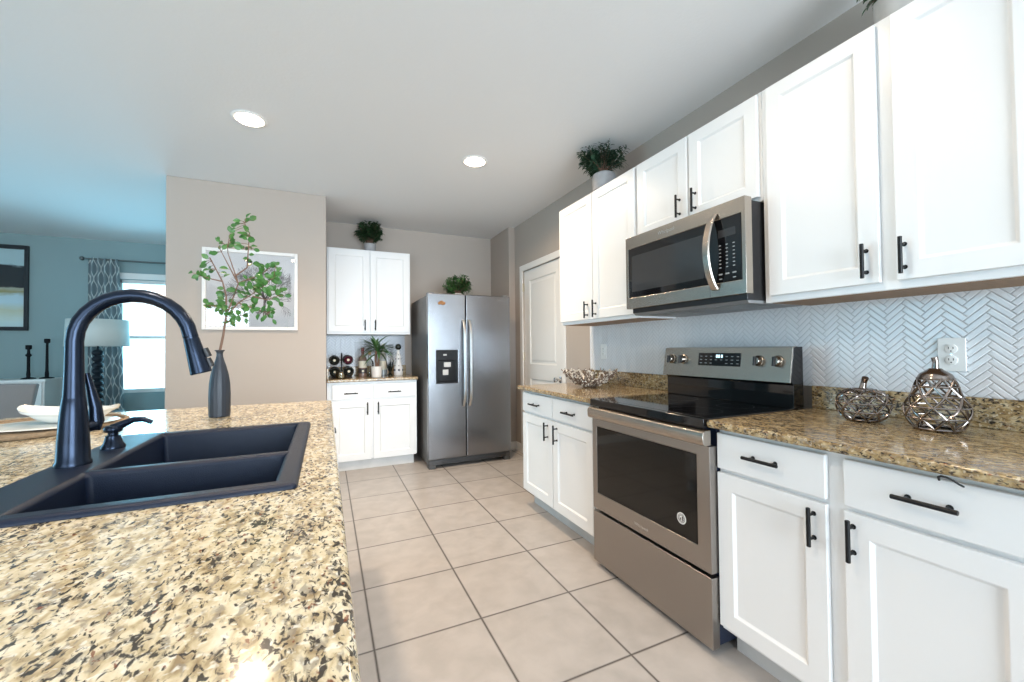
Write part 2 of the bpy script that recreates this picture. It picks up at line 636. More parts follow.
def window_frame(name, axis, a0, a1, z0, z1, p0, p1, muntins, rail=None):
    def bx(mb, u0, u1, v0, v1, q0, q1):
        if axis == 'X':
            mb.box(u0, u1, q0, q1, v0, v1)
        else:
            mb.box(q0, q1, u0, u1, v0, v1)
        return mb
    f = MB()
    t = 0.05
    bx(f, a0, a0 + t, z0, z1, p0, p1)
    bx(f, a1 - t, a1, z0, z1, p0, p1)
    bx(f, a0, a1, z0, z0 + t, p0, p1)
    bx(f, a0, a1, z1 - t, z1, p0, p1)
    for q in muntins:
        bx(f, q - .03, q + .03, z0, z1, p0, p1)
    if rail:
        bx(f, a0, a1, rail - .018, rail + .018, p0, p1)
    o = struct(name, f, 'trim_white', bevel=0.004)
    pm = (p0 + p1) / 2
    g = bx(MB(), a0 + t, a1 - t, z0 + t, z1 - t, pm - .003, pm + .003)
    obj('window_glass', g, 'window_glass', o)
    return o


w1 = window_frame('window_1', 'X', WX0, WX1, WZ0, WZ1, YL + .05, YL + .10, [], rail=1.40)
window_frame('window_2', 'Y', 2.6, 5.2, .25, 2.3, XL - .10, XL - .05, [3.9])
window_frame('window_3', 'X', -5.2, -1.67, .1, 2.3, YR - .10, YR - .05, [-3.43])
window_frame('window_4', 'X', -.55, 2.0, .1, 2.4, YR - .10, YR - .05, [.73])


def baseboard(name, x0, x1, y0, y1):
    struct(name, MB().box(x0, x1, y0, y1, 0, 0.10), 'trim_white', bevel=0.004)


baseboard('baseboard_nook', 1.973, XW, 4.418, 4.43)
baseboard('baseboard_pillar', 1.973, 1.985, 4.43, YB)
baseboard('baseboard_right', XW - .012, XW, 4.27, 4.418)
baseboard('baseboard_right_near', XW - .012, XW, 2.90, 3.295)
baseboard('baseboard_pantry', PX0, 0.0, PY - .012, PY)
baseboard('baseboard_living', XL, PX0, YL - .012, YL)
baseboard('baseboard_back', .87, 1.973, YB - .012, YB)

# door in the right wall
cas = MB()
cw = 0.068
cas.box(XW - .016, XW, DY0 - cw, DY0, 0, DZ + cw).box(XW - .016, XW, DY1, DY1 + cw, 0, DZ + cw).box(XW - .016, XW, DY0, DY1, DZ, DZ + cw)
struct('trim_1', cas, 'trim_white', bevel=.005)
struct('trim_3', MB().box(WX0 - .06, WX1 + .06, YL - .018, YL, WZ1, WZ1 + .08), 'trim_white', bevel=.004)


def panel_face(mb, O, U, V, Nn, w, h, openings, thick, recess, slope, raised=0.0):
    """slab of w x h facing Nn with recessed, sloped panels in the openings (u0,u1,v0,v1)"""
    O, U, V, Nn = map(Vector, (O, U, V, Nn))
    P = lambda u, v, n: O + U * u + V * v + Nn * n
    us = sorted({0, w, *[o[0] for o in openings], *[o[1] for o in openings]})
    vs = sorted({0, h, *[o[2] for o in openings], *[o[3] for o in openings]})
    bm = mb.bm
    vt = {(u, v): bm.verts.new(P(u, v, 0)) for u in us for v in vs}
    for i in range(len(us) - 1):
        for j in range(len(vs) - 1):
            uc, vc = (us[i] + us[i + 1]) / 2, (vs[j] + vs[j + 1]) / 2
            if any(o[0] < uc < o[1] and o[2] < vc < o[3] for o in openings):
                continue
            bm.faces.new([vt[us[i], vs[j]], vt[us[i + 1], vs[j]], vt[us[i + 1], vs[j + 1]], vt[us[i], vs[j + 1]]])
    for (a, b, c, d) in openings:
        uu = [u for u in us if a <= u <= b]
        vv = [v for v in vs if c <= v <= d]
        loop = [(u, c) for u in uu] + [(b, v) for v in vv[1:]] + [(u, d) for u in uu[::-1][1:]] + [(a, v) for v in vv[::-1][1:-1]]
        ring = [vt[k] for k in loop]

        def inset(s, dep):
            out = []
            for (u, v) in loop:
                u2 = u + s if u == a else (u - s if u == b else u)
                v2 = v + s if v == c else (v - s if v == d else v)
                out.append(bm.verts.new(P(u2, v2, -dep)))
            return out

        def bridge(r0, r1):
            for k in range(len(r0)):
                k2 = (k + 1) % len(r0)
                bm.faces.new([r0[k], r0[k2], r1[k2], r1[k]])
        r1 = inset(slope, recess)
        bridge(ring, r1)
        if raised:
            r2 = inset(slope + .018, recess)
            bridge(r1, r2)
            r3 = inset(slope + .034, recess - raised)
            bridge(r2, r3)
            bm.faces.new(r3)
        else:
            bm.faces.new(r1)
    back = [bm.verts.new(P(u, v, -thick)) for u, v in ((0, 0), (w, 0), (w, h), (0, h))]
    bm.faces.new(back[::-1])
    edges = [[(u, 0) for u in us], [(w, v) for v in vs], [(u, h) for u in us[::-1]], [(0, v) for v in vs[::-1]]]
    for k, e in enumerate(edges):
        vv = [vt[q] for q in e]
        bm.faces.new([vv[0], back[k], back[(k + 1) % 4], vv[-1]] + vv[1:-1][::-1])
    return mb


mb = MB()
dw = DY1 - DY0 - .006
panel_face(mb, (XW + .012, DY1 - .003, .008), (0, -1, 0), (0, 0, 1), (-1, 0, 0), dw, DZ - .012,
           [(.13, dw - .13, 1.02, DZ - .13), (.13, dw - .13, .20, .86)], .035, .010, .012, raised=.006)
d1 = setp(obj('door_1', mb, 'trim_white', None, (XW + .03, DY0 + .42, 0), smooth=20), kind='structure')
kn = MB()
kn.lathe([(0, .012), (.033, .012), (.033, .004), (.012, 0), (.011, -.03), (.020, -.036), (.027, -.048), (.024, -.060), (.010, -.066), (0, -.066)], (XW + .004, 3.425, .893), 'X', 24)
obj('knob', kn, 'chrome', d1)
for z in (1.90, 1.11, .30):
    h = MB().box(XW - .006, XW + .014, DY1 - .008, DY1 + .006, z - .045, z + .045)
    h.cyl((XW - .006, DY1 - .001, z - .048), (XW - .006, DY1 - .001, z + .048), .006, 8)
    obj('hinge', h, 'brass', d1)


# ------------------------------------------------------------------ herringbone tile walls
def herringbone(name, O, U, V, Nn, w, h, tw, tl, m, gap=.0028, th=.006, grout='grout'):
    O, U, V, Nn = map(Vector, (O, U, V, Nn))
    L = tl / tw
    n = int(round(L))
    bm = bmesh.new()
    c45 = math.sqrt(.5)
    K = int((w + h) / tw) + 8
    e = gap / 2 / tw
    bv = .0018 / tw
    for j in range(-K, K):
        for q in range(-K // n - 2, K // n + 3):
            for (x0, y0, sx, sy) in ((j + 2 * n * q, j, n, 1), (j + n + 2 * n * q, j - n + 1, 1, n)):
                cx, cy = (x0 + sx / 2) * tw, (y0 + sy / 2) * tw
                uu = (cx - cy) * c45
                vv = (cx + cy) * c45
                if not (-tl < uu < w + tl and -tl < vv < h + tl):
                    continue

                def P(x, y, nn):
                    a, b = x * tw, y * tw
                    return O + U * ((a - b) * c45) + V * ((a + b) * c45) + Nn * nn
                r0 = [(x0 + e, y0 + e), (x0 + sx - e, y0 + e), (x0 + sx - e, y0 + sy - e), (x0 + e, y0 + sy - e)]
                r1 = [(x0 + e + bv, y0 + e + bv), (x0 + sx - e - bv, y0 + e + bv), (x0 + sx - e - bv, y0 + sy - e - bv), (x0 + e + bv, y0 + sy - e - bv)]
                a = [bm.verts.new(P(x, y, .0012)) for x, y in r0]
                b = [bm.verts.new(P(x, y, th - .001)) for x, y in r0]
                c = [bm.verts.new(P(x, y, th)) for x, y in r1]
                for k in range(4):
                    k2 = (k + 1) % 4
                    bm.faces.new([a[k], a[k2], b[k2], b[k]])
                    bm.faces.new([b[k], b[k2], c[k2], c[k]])
                bm.faces.new(c)
    for co, no in ((O, -U), (O + U * w, U), (O, -V), (O + V * h, V)):
        bmesh.ops.bisect_plane(bm, geom=bm.verts[:] + bm.edges[:] + bm.faces[:], plane_co=co, plane_no=no, clear_outer=True)
    t = MB()
    t.bm.free()
    t.bm = bm
    ti = struct(name, t, m, smooth=0)
    g = MB()
    g.hexa([O, O + U * w, O + U * w + V * h, O + V * h], [p + Nn * (th - .0016) for p in (O, O + U * w, O + U * w + V * h, O + V * h)])
    obj('grout', g, grout, ti)
    return ti


herringbone('wall_backsplash', (XW, 2.893, 1.012), (0, -1, 0), (0, 0, 1), (-1, 0, 0), 2.893 - .22, .40, .0199, .0796, 'tile_white')
herringbone('wall_backsplash_nook', (0.0, YB, 1.012), (1, 0, 0), (0, 0, 1), (0, -1, 0), .86, .375, .0245, .0735, 'tile_nook', gap=.0045, grout='grout_pale')
struct('trim_2', MB().box(XW - .009, XW, 2.893, 2.905, 1.012, 1.40), 'tile_white', bevel=.002)

# ------------------------------------------------------------------ cabinets
FACE = {'X-': (Vector((0, -1, 0)), Vector((-1, 0, 0))), 'Y-': (Vector((1, 0, 0)), Vector((0, -1, 0))), 'X+': (Vector((0, 1, 0)), Vector((1, 0, 0)))}
ZV = Vector((0, 0, 1))


def pull(parent, face, P, length, vertical):
    U, Nn = FACE[face]
    P = Vector(P)
    A = ZV if vertical else U
    mb = MB()
    off = Nn * .030
    mb.tube([P + off - A * length / 2, P + off + A * length / 2], .0062, 10)
    for s in (-1, 1):
        q = P + A * (s * length * .31)
        mb.tube([q - Nn * .0005, q + off], .0045, 8)
        mb.tube([q - Nn * .0005, q + Nn * .003], .0075, 10)
    return obj('handle', mb, 'black_metal', parent, bevel=.0012, seg=1, label='matte black bar pull')


def front(kind, root, face, P0, w, h, stile=.062):
    """a shaker door or a slab drawer front; P0 = its lower corner on the outer face, at the U-start"""
    U, Nn = FACE[face]
    mb = MB()
    if kind == 'door':
        panel_face(mb, P0, U, ZV, Nn, w, h, [(stile, w - stile, stile, h - stile)], .019, .0085, .009)
        return obj('door', mb, 'cabinet_white', root, bevel=.0022, seg=2, smooth=25)
    panel_face(mb, P0, U, ZV, Nn, w, h, [], .019, .004, .004)
    return obj('drawer', mb, 'cabinet_white', root, bevel=.004, seg=3, smooth=25)


PULL = .140
# --- left base cabinet (two doors, two drawers), between doorway and range
XD, XF = 1.387, 1.407
r = empty('base_cabinet', (1.72, 2.38, 0), 'white base cabinet between the doorway and the range, two doors under two drawers', 'cabinet', 'white base cabinets')
obj('carcass', MB().box(XF, XW - .002, 1.905, 2.868, .105, .8835), 'cabinet_white', r, bevel=.002)
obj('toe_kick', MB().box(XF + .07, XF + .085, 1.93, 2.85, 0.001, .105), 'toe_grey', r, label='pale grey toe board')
for (y1, y0, hy) in ((2.860, 2.412, 2.47), (2.402, 1.950, 2.345)):
    d = front('door', r, 'X-', (XD, y1, .122), y1 - y0, .586)
    pull(d, 'X-', (XD, hy, .628), PULL - .015, True)
    d = front('drawer', r, 'X-', (XD, y1, .724), y1 - y0, .141)
    pull(d, 'X-', (XD, (y0 + y1) / 2, .790), PULL, False)
# --- right base cabinet
r = empty('base_cabinet', (1.72, .72, 0), 'white base cabinet right of the range with a wide centre stile between its doors', 'cabinet', 'white base cabinets')
obj('carcass', MB().box(XF, XW - .002, .30, 1.1305, .105, .8835), 'cabinet_white', r, bevel=.002)
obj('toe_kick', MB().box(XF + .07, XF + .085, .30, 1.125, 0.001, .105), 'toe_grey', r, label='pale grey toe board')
for (y1, y0, hy, hd) in ((1.128, .748, .782, .939), (.701, .322, .677, .513)):
    d = front('door', r, 'X-', (XD, y1, .125), y1 - y0, .588)
    pull(d, 'X-', (XD, hy, .638), PULL - .020, True)
    d = front('drawer', r, 'X-', (XD, y1, .728), y1 - y0, .137)
    pull(d, 'X-', (XD, hd, .800), PULL - .012, False)
# --- upper cabinets on the right wall
XU, XUF = 1.738, 1.758


def upper(y1, y0, zb, zt, doors, dz0, dz1, label, face='X-', hz=None, stile=.060):
    r = empty('upper_cabinet', ((XUF + XW) / 2, (y0 + y1) / 2, zb), label, 'cabinet', 'white upper cabinets on the right wall')
    obj('carcass', MB().box(XUF, XW - .002, y0, y1, zb, zt), 'cabinet_white', r, bevel=.002)
    obj('underside', MB().box(XUF + .02, XW - .012, y0 + .016, y1 - .016, zb - .002, zb + .010), 'raw_wood', r, label='bare brown wood underside')
    for (a, b, hy) in doors:
        d = front('door', r, 'X-', (XU, a, dz0), a - b, dz1 - dz0, stile)
        pull(d, 'X-', (XU, hy, hz), .122, True)
    return r


upper(2.872, 1.962, 1.384, 2.330, [(2.862, 2.420, 2.482), (2.412, 1.972, 2.380)], 1.408, 2.318, 'white upper cabinet farthest along the right wall, beside the panelled door', hz=1.478)
upper(1.960, 1.168, 1.843, 2.330, [(1.945, 1.566, 1.615), (1.552, 1.178, 1.512)], 1.862, 2.318, 'short white upper cabinet directly above the microwave', hz=1.956)
upper(1.1665, .34, 1.388, 2.330, [(1.138, .752, .788), (.706, .378, .683)], 1.416, 2.318, 'tall white upper cabinet above the lattice ornaments, right of the microwave', hz=1.494)

# --- nook base and upper cabinets (face the camera side)
YD = 4.37
r = empty('base_cabinet', (.44, 4.68, 0), 'white base cabinet beside the refrigerator under the bottles and palm', 'cabinet', 'white base cabinets')
obj('carcass', MB().box(.004, .876, YD + .02, YB - .002, .105, .8835), 'cabinet_white', r, bevel=.002)
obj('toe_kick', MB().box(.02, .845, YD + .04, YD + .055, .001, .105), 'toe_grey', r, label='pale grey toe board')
for (x0, x1, hx) in ((.050, .414, .378), (.438, .866, .482)):
    d = front('door', r, 'Y-', (x0, YD, .100), x1 - x0, .592)
    pull(d, 'Y-', (hx, YD, .613), .125, True)
    d = front('drawer', r, 'Y-', (x0, YD, .712), x1 - x0, .145)
    pull(d, 'Y-', ((x0 + x1) / 2 - .01, YD, .770), .130, False)
YU = 4.675
r = empty('upper_cabinet', (.43, 4.85, 1.375), 'white two-door wall cabinet in the back nook, above the bottles', 'cabinet', 'white upper cabinets in the nook')
obj('carcass', MB().box(.004, .868, YU + .02, YB - .002, 1.372, 2.292), 'cabinet_white', r, bevel=.002)
for (x0, x1, hx) in ((.020, .428, .382), (.438, .855, .488)):
    d = front('door', r, 'Y-', (x0, YU, 1.396), x1 - x0, .882)
    pull(d, 'Y-', (hx, YU, 1.470), .115, True)

# --- countertops
ZT = .914


def counter(name, label, slab, strips, org, group='granite countertops'):
    o = obj(name, slab, 'granite_shaded', None, org, bevel=.010, seg=3)
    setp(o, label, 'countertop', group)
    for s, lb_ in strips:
        setp(obj('granite_upstand', s, 'granite_shaded', None, org, bevel=.003), lb_, 'backsplash', 'low granite upstands')
    return o


counter('countertop', 'speckled granite countertop with painted-in shade, left of the range, under the twig bowl', MB().box(1.350, XW - .002, 1.903, 2.880, .884, ZT),
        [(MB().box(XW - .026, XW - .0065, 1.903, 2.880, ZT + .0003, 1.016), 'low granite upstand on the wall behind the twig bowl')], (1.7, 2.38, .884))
counter('countertop', 'speckled granite countertop with painted-in shade, right of the range, under the lattice ornaments', MB().box(1.350, XW - .002, .22, 1.146, .884, ZT),
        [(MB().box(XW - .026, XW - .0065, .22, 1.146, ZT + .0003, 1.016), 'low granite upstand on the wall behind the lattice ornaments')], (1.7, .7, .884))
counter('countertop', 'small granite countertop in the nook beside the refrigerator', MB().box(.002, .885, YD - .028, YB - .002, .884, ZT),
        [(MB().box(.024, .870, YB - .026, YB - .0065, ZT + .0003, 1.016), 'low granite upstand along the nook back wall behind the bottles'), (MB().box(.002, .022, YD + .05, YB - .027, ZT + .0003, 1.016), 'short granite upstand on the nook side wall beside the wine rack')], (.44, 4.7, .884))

# --- island
HX0, HX1, HY0, HY1 = -.600, -.070, .972, 1.762


def ring_slab(x0, x1, y0, y1, z0, z1):
    mb = MB()
    bm = mb.bm
    xs, ys = [x0, HX0, HX1, x1], [y0, HY0, HY1, y1]
    t = {(i, j): bm.verts.new((xs[i], ys[j], z1)) for i in range(4) for j in range(4)}
    b = {(i, j): bm.verts.new((xs[i], ys[j], z0)) for i in range(4) for j in range(4)}
    for i in range(3):
        for j in range(3):
            if (i, j) == (1, 1):
                continue
            bm.faces.new([t[i, j], t[i + 1, j], t[i + 1, j + 1], t[i, j + 1]])
            bm.faces.new([b[i, j], b[i, j + 1], b[i + 1, j + 1], b[i + 1, j]])
    for k in range(3):
        for (p, q) in (((k, 0), (k + 1, 0)), ((3, k), (3, k + 1)), ((k + 1, 3), (k, 3)), ((0, k + 1), (0, k))):
            bm.faces.new([b[p], b[q], t[q], t[p]])
    for (p, q) in (((2, 1), (1, 1)), ((1, 1), (1, 2)), ((1, 2), (2, 2)), ((2, 2), (2, 1))):
        bm.faces.new([b[p], b[q], t[q], t[p]])
    return mb


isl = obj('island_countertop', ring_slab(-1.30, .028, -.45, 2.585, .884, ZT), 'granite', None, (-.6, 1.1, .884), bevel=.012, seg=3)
setp(isl, 'large cream granite island countertop with flecks, holding the black sink', 'countertop', 'granite countertops')
r = empty('island_cabinet', (-.5, 1.1, 0), 'white island base cabinet under the large granite island top', 'cabinet')
mb = MB()
mb.box(-.05, -.033, -.40, 2.54, .105, .8835).box(-.92, -.90, -.40, 2.54, .0, .8835).box(-.90, -.05, -.40, -.38, .0, .8835).box(-.90, -.05, 2.52, 2.54, .0, .8835).box(-.90, -.05, -.38, 2.52, .09, .105)
obj('carcass', mb, 'cabinet_white', r)
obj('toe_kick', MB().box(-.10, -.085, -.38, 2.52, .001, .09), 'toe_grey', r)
for (y0, y1) in ((2.11, 2.52), (1.66, 2.10), (1.21, 1.65), (.76, 1.20), (.31, .75), (-.38, .30)):
    xf = .010 if y0 > 2.1 else -.014
    d = front('door', r, 'X+', (-.014, y0, .125), y1 - y0, .588)
    pull(d, 'X+', (-.014, y1 - .04, .63), .12, True)
    d = front('drawer', r, 'X+', (xf, y0, .728), y1 - y0, .137)
    pull(d, 'X+', (xf, (y0 + y1) / 2, .785), .110, False)

# ------------------------------------------------------------------ sink, faucet, soap pump
mb = MB()
bm = mb.bm
SX = [-.614, -.497, -.100, -.055]
SY = [.957, 1.000, 1.252, 1.288, 1.735, 1.777]
ZS = .926
vt = {(i, j): bm.verts.new((SX[i], SY[j], ZS)) for i in range(4) for j in range(6)}
for i in range(3):
    for j in range(5):
        if i == 1 and j in (1, 3):
            continue
        bm.faces.new([vt[i, j], vt[i + 1, j], vt[i + 1, j + 1], vt[i, j + 1]])
for j in (1, 3):
    q = [vt[1, j], vt[2, j], vt[2, j + 1], vt[1, j + 1]]
    cx, cy = (SX[1] + SX[2]) / 2, (SY[j] + SY[j + 1]) / 2
    lo = []
    for v in q:
        lo.append(bm.verts.new((cx + (v.co.x - cx) * .92, cy + (v.co.y - cy) * .92, .705)))
    for k in range(4):
        k2 = (k + 1) % 4
        bm.faces.new([q[k], q[k2], lo[k2], lo[k]])
    bm.faces.new(lo)
per = [(i, 0) for i in range(4)] + [(3, j) for j in range(1, 6)] + [(i, 5) for i in (2, 1, 0)] + [(0, j) for j in range(4, 0, -1)]
low = {k: bm.verts.new((vt[k].co.x, vt[k].co.y, ZT + .0005)) for k in per}
for k in range(len(per)):
    a, b = per[k], per[(k + 1) % len(per)]
    bm.faces.new([vt[a], vt[b], low[b], low[a]])
sk = empty('kitchen_sink', (-.335, 1.357, ZT), 'black composite double-bowl sink set into the granite island top', 'sink')
obj('basin', mb, 'sink_composite', sk, bevel=.016, seg=4)
for cy in (1.12, 1.51):
    obj('drain', MB().lathe([(0, .004), (.020, .004), (.024, .008), (.042, .008), (.045, .001), (0, .001)], (-.30, cy, .705), 'Z', 24), 'stainless_dark', sk)

FX, FY = -.565, 1.362
fr = empty('kitchen_faucet', (FX, FY, ZS), 'tall black gooseneck pull-down faucet behind the sink bowls', 'faucet')
obj('base', MB().lathe([(0, 0), (.034, 0), (.034, .006), (.031, .012), (.0292, .06), (.0255, .12), (.0215, .160), (.0205, .163), (.0205, .168), (0, .168)], (FX, FY, ZS), 'Z', 32), 'faucet_black', fr)
pts = [(FX, FY, ZS + .166), (FX, FY, 1.16)]
arc_c = (FX + .120, 1.222)
for k in range(0, 15):
    a = PI - k * (PI * .957) / 14
    pts.append((FX + .116 + .116 * math.cos(a), FY, 1.228 + .118 * math.sin(a)))
rs = [.0200, .0182] + [.0172] * 15
obj('neck', MB().tube(pts, rs, 24), 'faucet_black', fr)
e0, e1 = Vector(pts[-2]), Vector(pts[-1])
dr = (e1 - e0).normalized()
hd = MB()
hp = [e1 + dr * t for t in (0.0, .004, .006, .012, .055, .098, .104, .106)]
hd.tube(hp, [.0176, .0176, .0168, .0182, .0210, .0242, .0248, .0232], 24)
h = obj('spray_head', hd, 'faucet_black', fr)
sd = dr.cross(Vector((0, 1, 0))).normalized()
if sd.x < 0:
    sd = -sd
bt = MB()
for (t0, t1) in ((.042, .066), (.070, .094)):
    c0 = e1 + dr * t0 + sd * .023
    c1 = e1 + dr * t1 + sd * .026
    bt.tube([c0, c1], [.0075, .0085], 10)
obj('button', bt, 'black_plastic', h)
lv = MB()
lv.tube([(FX + .010, FY + .014, 1.012), (FX + .024, FY + .040, 1.016)], [.0165, .0140], 18)
lv.tube([(FX + .022, FY + .038, 1.002), (FX + .026, FY + .042, 1.025), (FX + .024, FY + .041, 1.06), (FX + .016, FY + .039, 1.105), (FX + .008, FY + .037, 1.148)], [.0130, .0155, .0130, .0090, .0062], 14)
obj('lever', lv, 'faucet_black', fr)

SX0, SY0 = -.557, 1.545
sp = empty('soap_dispenser', (SX0, SY0, ZS), 'short black soap dispenser pump beside the tall faucet', 'soap dispenser')
obj('base', MB().lathe([(0, 0), (.027, 0), (.027, .006), (.021, .016), (.0165, .034), (.0165, .036), (.0115, .037), (.0115, .050), (0, .050)], (SX0, SY0, ZS), 'Z', 28), 'faucet_black', sp)
s = MB()
s.lathe([(0, .046), (.018, .046), (.0205, .050), (.0205, .058), (.016, .064), (0, .066)], (SX0, SY0, ZS), 'Z', 24)
s.tube([(SX0, SY0, ZS + .056), (SX0 + .020, SY0, ZS + .066), (SX0 + .045, SY0, ZS + .077), (SX0 + .068, SY0, ZS + .077), (SX0 + .088, SY0, ZS + .066)], [.013, .0105, .0085, .0075, .0062], 14)
obj('pump_head', s, 'faucet_black', sp)

# ------------------------------------------------------------------ vase with branch, charger, plate, dish on the island
VX, VY = -.4275, 2.172
v = empty('bottle_vase', (VX, VY, ZT), 'slim slate-coloured bottle vase standing on the island behind the sink', 'vase')
prof = [(0, 0), (.036, 0), (.0395, .004), (.0405, .03), (.0405, .10), (.0385, .145), (.033, .185), (.0245, .22), (.0165, .248), (.0125, .265), (.0115, .276), (.0135, .284), (.0190, .290), (.0190, .292), (.0120, .290), (.0095, .27), (.0095, .10), (0, .09)]
obj('body', MB().lathe(prof, (VX, VY, ZT), 'Z', 160, rfun=lambda a, h: 1 + (.012 * math.cos(16 * a) if .01 < h < .24 else 0)), 'vase_slate', v)

LEAF = [(0.076, 0.566), (0.11, 0.581), (0.038, 0.528), (0.056, 0.538), (-0.014, 0.499), (0.017, 0.485), (-0.011, 0.471), (0.085, 0.518), (0.117, 0.525), (0.123, 0.503), (0.073, 0.475), (0.14, 0.459), (0.101, 0.463), (-0.038, 0.439), (-0.068, 0.38), (-0.065, 0.346), (-0.038, 0.357), (-0.078, 0.318), (-0.038, 0.321), (0.023, 0.341), (0.114, 0.407), (0.098, 0.414), (0.176, 0.397), (0.212, 0.396), (0.199, 0.414), (0.149, 0.38), (0.22, 0.362), (0.172, 0.362), (0.149, 0.353), (0.144, 0.318), (0.226, 0.331), (0.182, 0.344), (0.202, 0.33), (0.111, 0.294), (0.057, 0.261), (-0.004, 0.258), (0.003, 0.236), (0.042, 0.275), (0.092, 0.308), (0.124, 0.294), (0.124, 0.234), (0.117, 0.207), (0.176, 0.274), (0.19, 0.29), (0.232, 0.262), (0.209, 0.245), (-0.045, 0.198), (-0.025, 0.202), (-0.007, 0.184), (0.023, 0.193), (0.048, 0.216), (0.009, 0.214), (0.033, 0.171), (0.074, 0.172), (0.098, 0.161), (0.071, 0.146), (0.105, 0.188), (0.173, 0.152), (0.202, 0.179), (0.193, 0.191), (0.048, 0.134), (0.163, 0.312), (0.138, 0.272)]
STEMS = [[(-0.001, -0.006), (0.012, 0.067), (0.023, 0.156), (0.023, 0.245), (0.009, 0.31), (-0.038, 0.413)],
         [(0.009, 0.31), (-0.026, 0.316), (-0.068, 0.327)],
         [(0.023, 0.156), (0.067, 0.306), (0.041, 0.387), (0.022, 0.445), (0.017, 0.485)],
         [(0.054, 0.335), (0.104, 0.376), (0.11, 0.452), (0.117, 0.525), (0.097, 0.572)],
         [(0.023, 0.156), (0.068, 0.217), (0.124, 0.264), (0.176, 0.313), (0.209, 0.361)],
         [(0.067, 0.306), (0.124, 0.34), (0.176, 0.382)],
         [(0.029, 0.186), (-0.013, 0.199), (-0.045, 0.201)],
         [(0.023, 0.126), (0.068, 0.157), (0.098, 0.165)],
         [(0.124, 0.249), (0.176, 0.236), (0.229, 0.261)],
         [(0.068, 0.217), (0.138, 0.189), (0.19, 0.175)],
         [(0.067, 0.306), (-0.011, 0.471)]]
random.seed(7)
br = empty('leafy_branch', (VX, VY, ZT + .10), 'leafy green branch with thin brown stems standing in the slate vase', 'branch')
DEP = lambda i: (0, -.03, .05, -.06, .04, .06, -.05, -.02, .03, -.04, .02)[i]
stem_pts = []
sb = MB()
for i, st in enumerate(STEMS):
    P3 = []
    for k, (a, b) in enumerate(st):
        f = min(1, max(0, (b - .12) / .25))
        dep = DEP(i) * f * (k / (len(st) - 1) if i else 1)
        P3.append(Vector((VX + a, VY + dep, 1.2 + b)))
    if i == 0:
        P3 = [Vector((VX, VY, ZT + .105))] + P3
    r0 = .0062 if i == 0 else .0034
    sb.tube(P3, [r0 * (1 - .65 * k / (len(P3) - 1)) for k in range(len(P3))], 7)
    for a, b in zip(P3, P3[1:]):
        for q in range(6):
            stem_pts.append(a.lerp(b, q / 6))
lb = MB()
for (a, b) in LEAF:
    for rep in range(5 if (a > .10 and b < .38) else 3):
        c = Vector((VX + a + random.uniform(-.014, .014) * rep, VY + random.uniform(-.05, .05), 1.2 + b + random.uniform(-.014, .014) * rep))
        near = min(stem_pts, key=lambda p: (p.x - c.x) ** 2 + (p.z - c.z) ** 2 + .3 * (p.y - c.y) ** 2)
        c.y = near.y + random.uniform(-.03, .03)
        d = (c - near)
        d.y *= .4
        if d.length < .01:
            d = Vector((random.uniform(-1, 1), random.uniform(-.4, .4), random.uniform(-.2, 1)))
        d = d.normalized() + Vector((random.uniform(-.4, .4), random.uniform(-.3, .3), random.uniform(-.3, .3)))
        d.normalize()
        L = random.uniform(.023, .035)
        base = c - d * L * .5
        sb.tube([near, near.lerp(base, .5) + Vector((0, 0, .003)), base], .0011, 5)
        nrm = Vector((random.uniform(-.7, .7), -1 + random.uniform(-.3, .5), random.uniform(-.2, .9)))
        lb.leaf(base, d, nrm, L, L * random.uniform(.62, .8), .2)
obj('stem', sb, 'bark', br)
obj('foliage', lb, 'leaf_bright', br, smooth=60)

CX, CY = -1.005, 2.14
rt_ = MB()
rr = .030
for k in range(9):
    R = .262 - k * .0285
    rt_.torus((CX, CY, ZT + .0080 + (.002 if k == 0 else 0)), R, .0075 if k else .0090, 'Z', 56, 8)
rt_.lathe([(0, .003), (.25, .003), (.25, .010), (0, .010)], (CX, CY, ZT), 'Z', 48)
pm = obj('charger', rt_, 'rattan', None, (CX, CY, ZT))
setp(pm, 'round woven rattan charger on the far end of the island, under the white plate', 'placemat')
pl = MB().lathe([(0, 0), (.10, 0), (.12, .001), (.165, .006), (.168, .0072), (.165, .0085), (.118, .0064), (0, .006)], (CX + .075, CY - .045, ZT + .0163), 'Z', 48, rfun=lambda a, h: 1 + .12 * math.cos(2 * a))
pl = obj('plate', pl, 'porcelain', None, (CX + .075, CY - .045, ZT + .0163))
setp(pl, 'flat white oval plate on the woven charger, under the boat-shaped dish', 'plate')


def boat(c, L, W, H, rot):
    mb = MB()
    rows = []
    for j in range(9):
        t = j / 8
        if j < 5:
            s = .45 + .55 * (j / 4) ** .7
            z = H * (j / 4)
            off = 0
        else:
            s = 1 - (.03 + .50 * ((j - 5) / 3))
            z = H - (H - .006) * ((j - 4) / 4)
            off = 0
        ring = []
        for k in range(40):
            a = 2 * PI * k / 40
            x = L * s * math.copysign(abs(math.cos(a)) ** .9, math.cos(a))
            y = W * s * math.sin(a) * (abs(math.sin(a)) ** .3)
            lift = .35 * H * (abs(math.cos(a)) ** 4) * (z / H)
            ring.append(mb.bm.verts.new((c[0] + x * math.cos(rot) - y * math.sin(rot), c[1] + x * math.sin(rot) + y * math.cos(rot), c[2] + z + lift)))
        rows.append(ring)
    for a, b in zip(rows, rows[1:]):
        for k in range(40):
            mb.bm.faces.new([a[k], a[(k + 1) % 40], b[(k + 1) % 40], b[k]])
    mb.bm.faces.new(rows[0][::-1])
    mb.bm.faces.new(rows[-1])
    return mb


bw = obj('serving_dish', boat((CX + .115, CY - .02, ZT + .0245), .175, .085, .048, math.radians(-22)), 'porcelain', None, (CX + .06, CY - .05, ZT + .0295))
setp(bw, 'long white boat-shaped dish with pointed ends, resting on the white plate', 'dish')

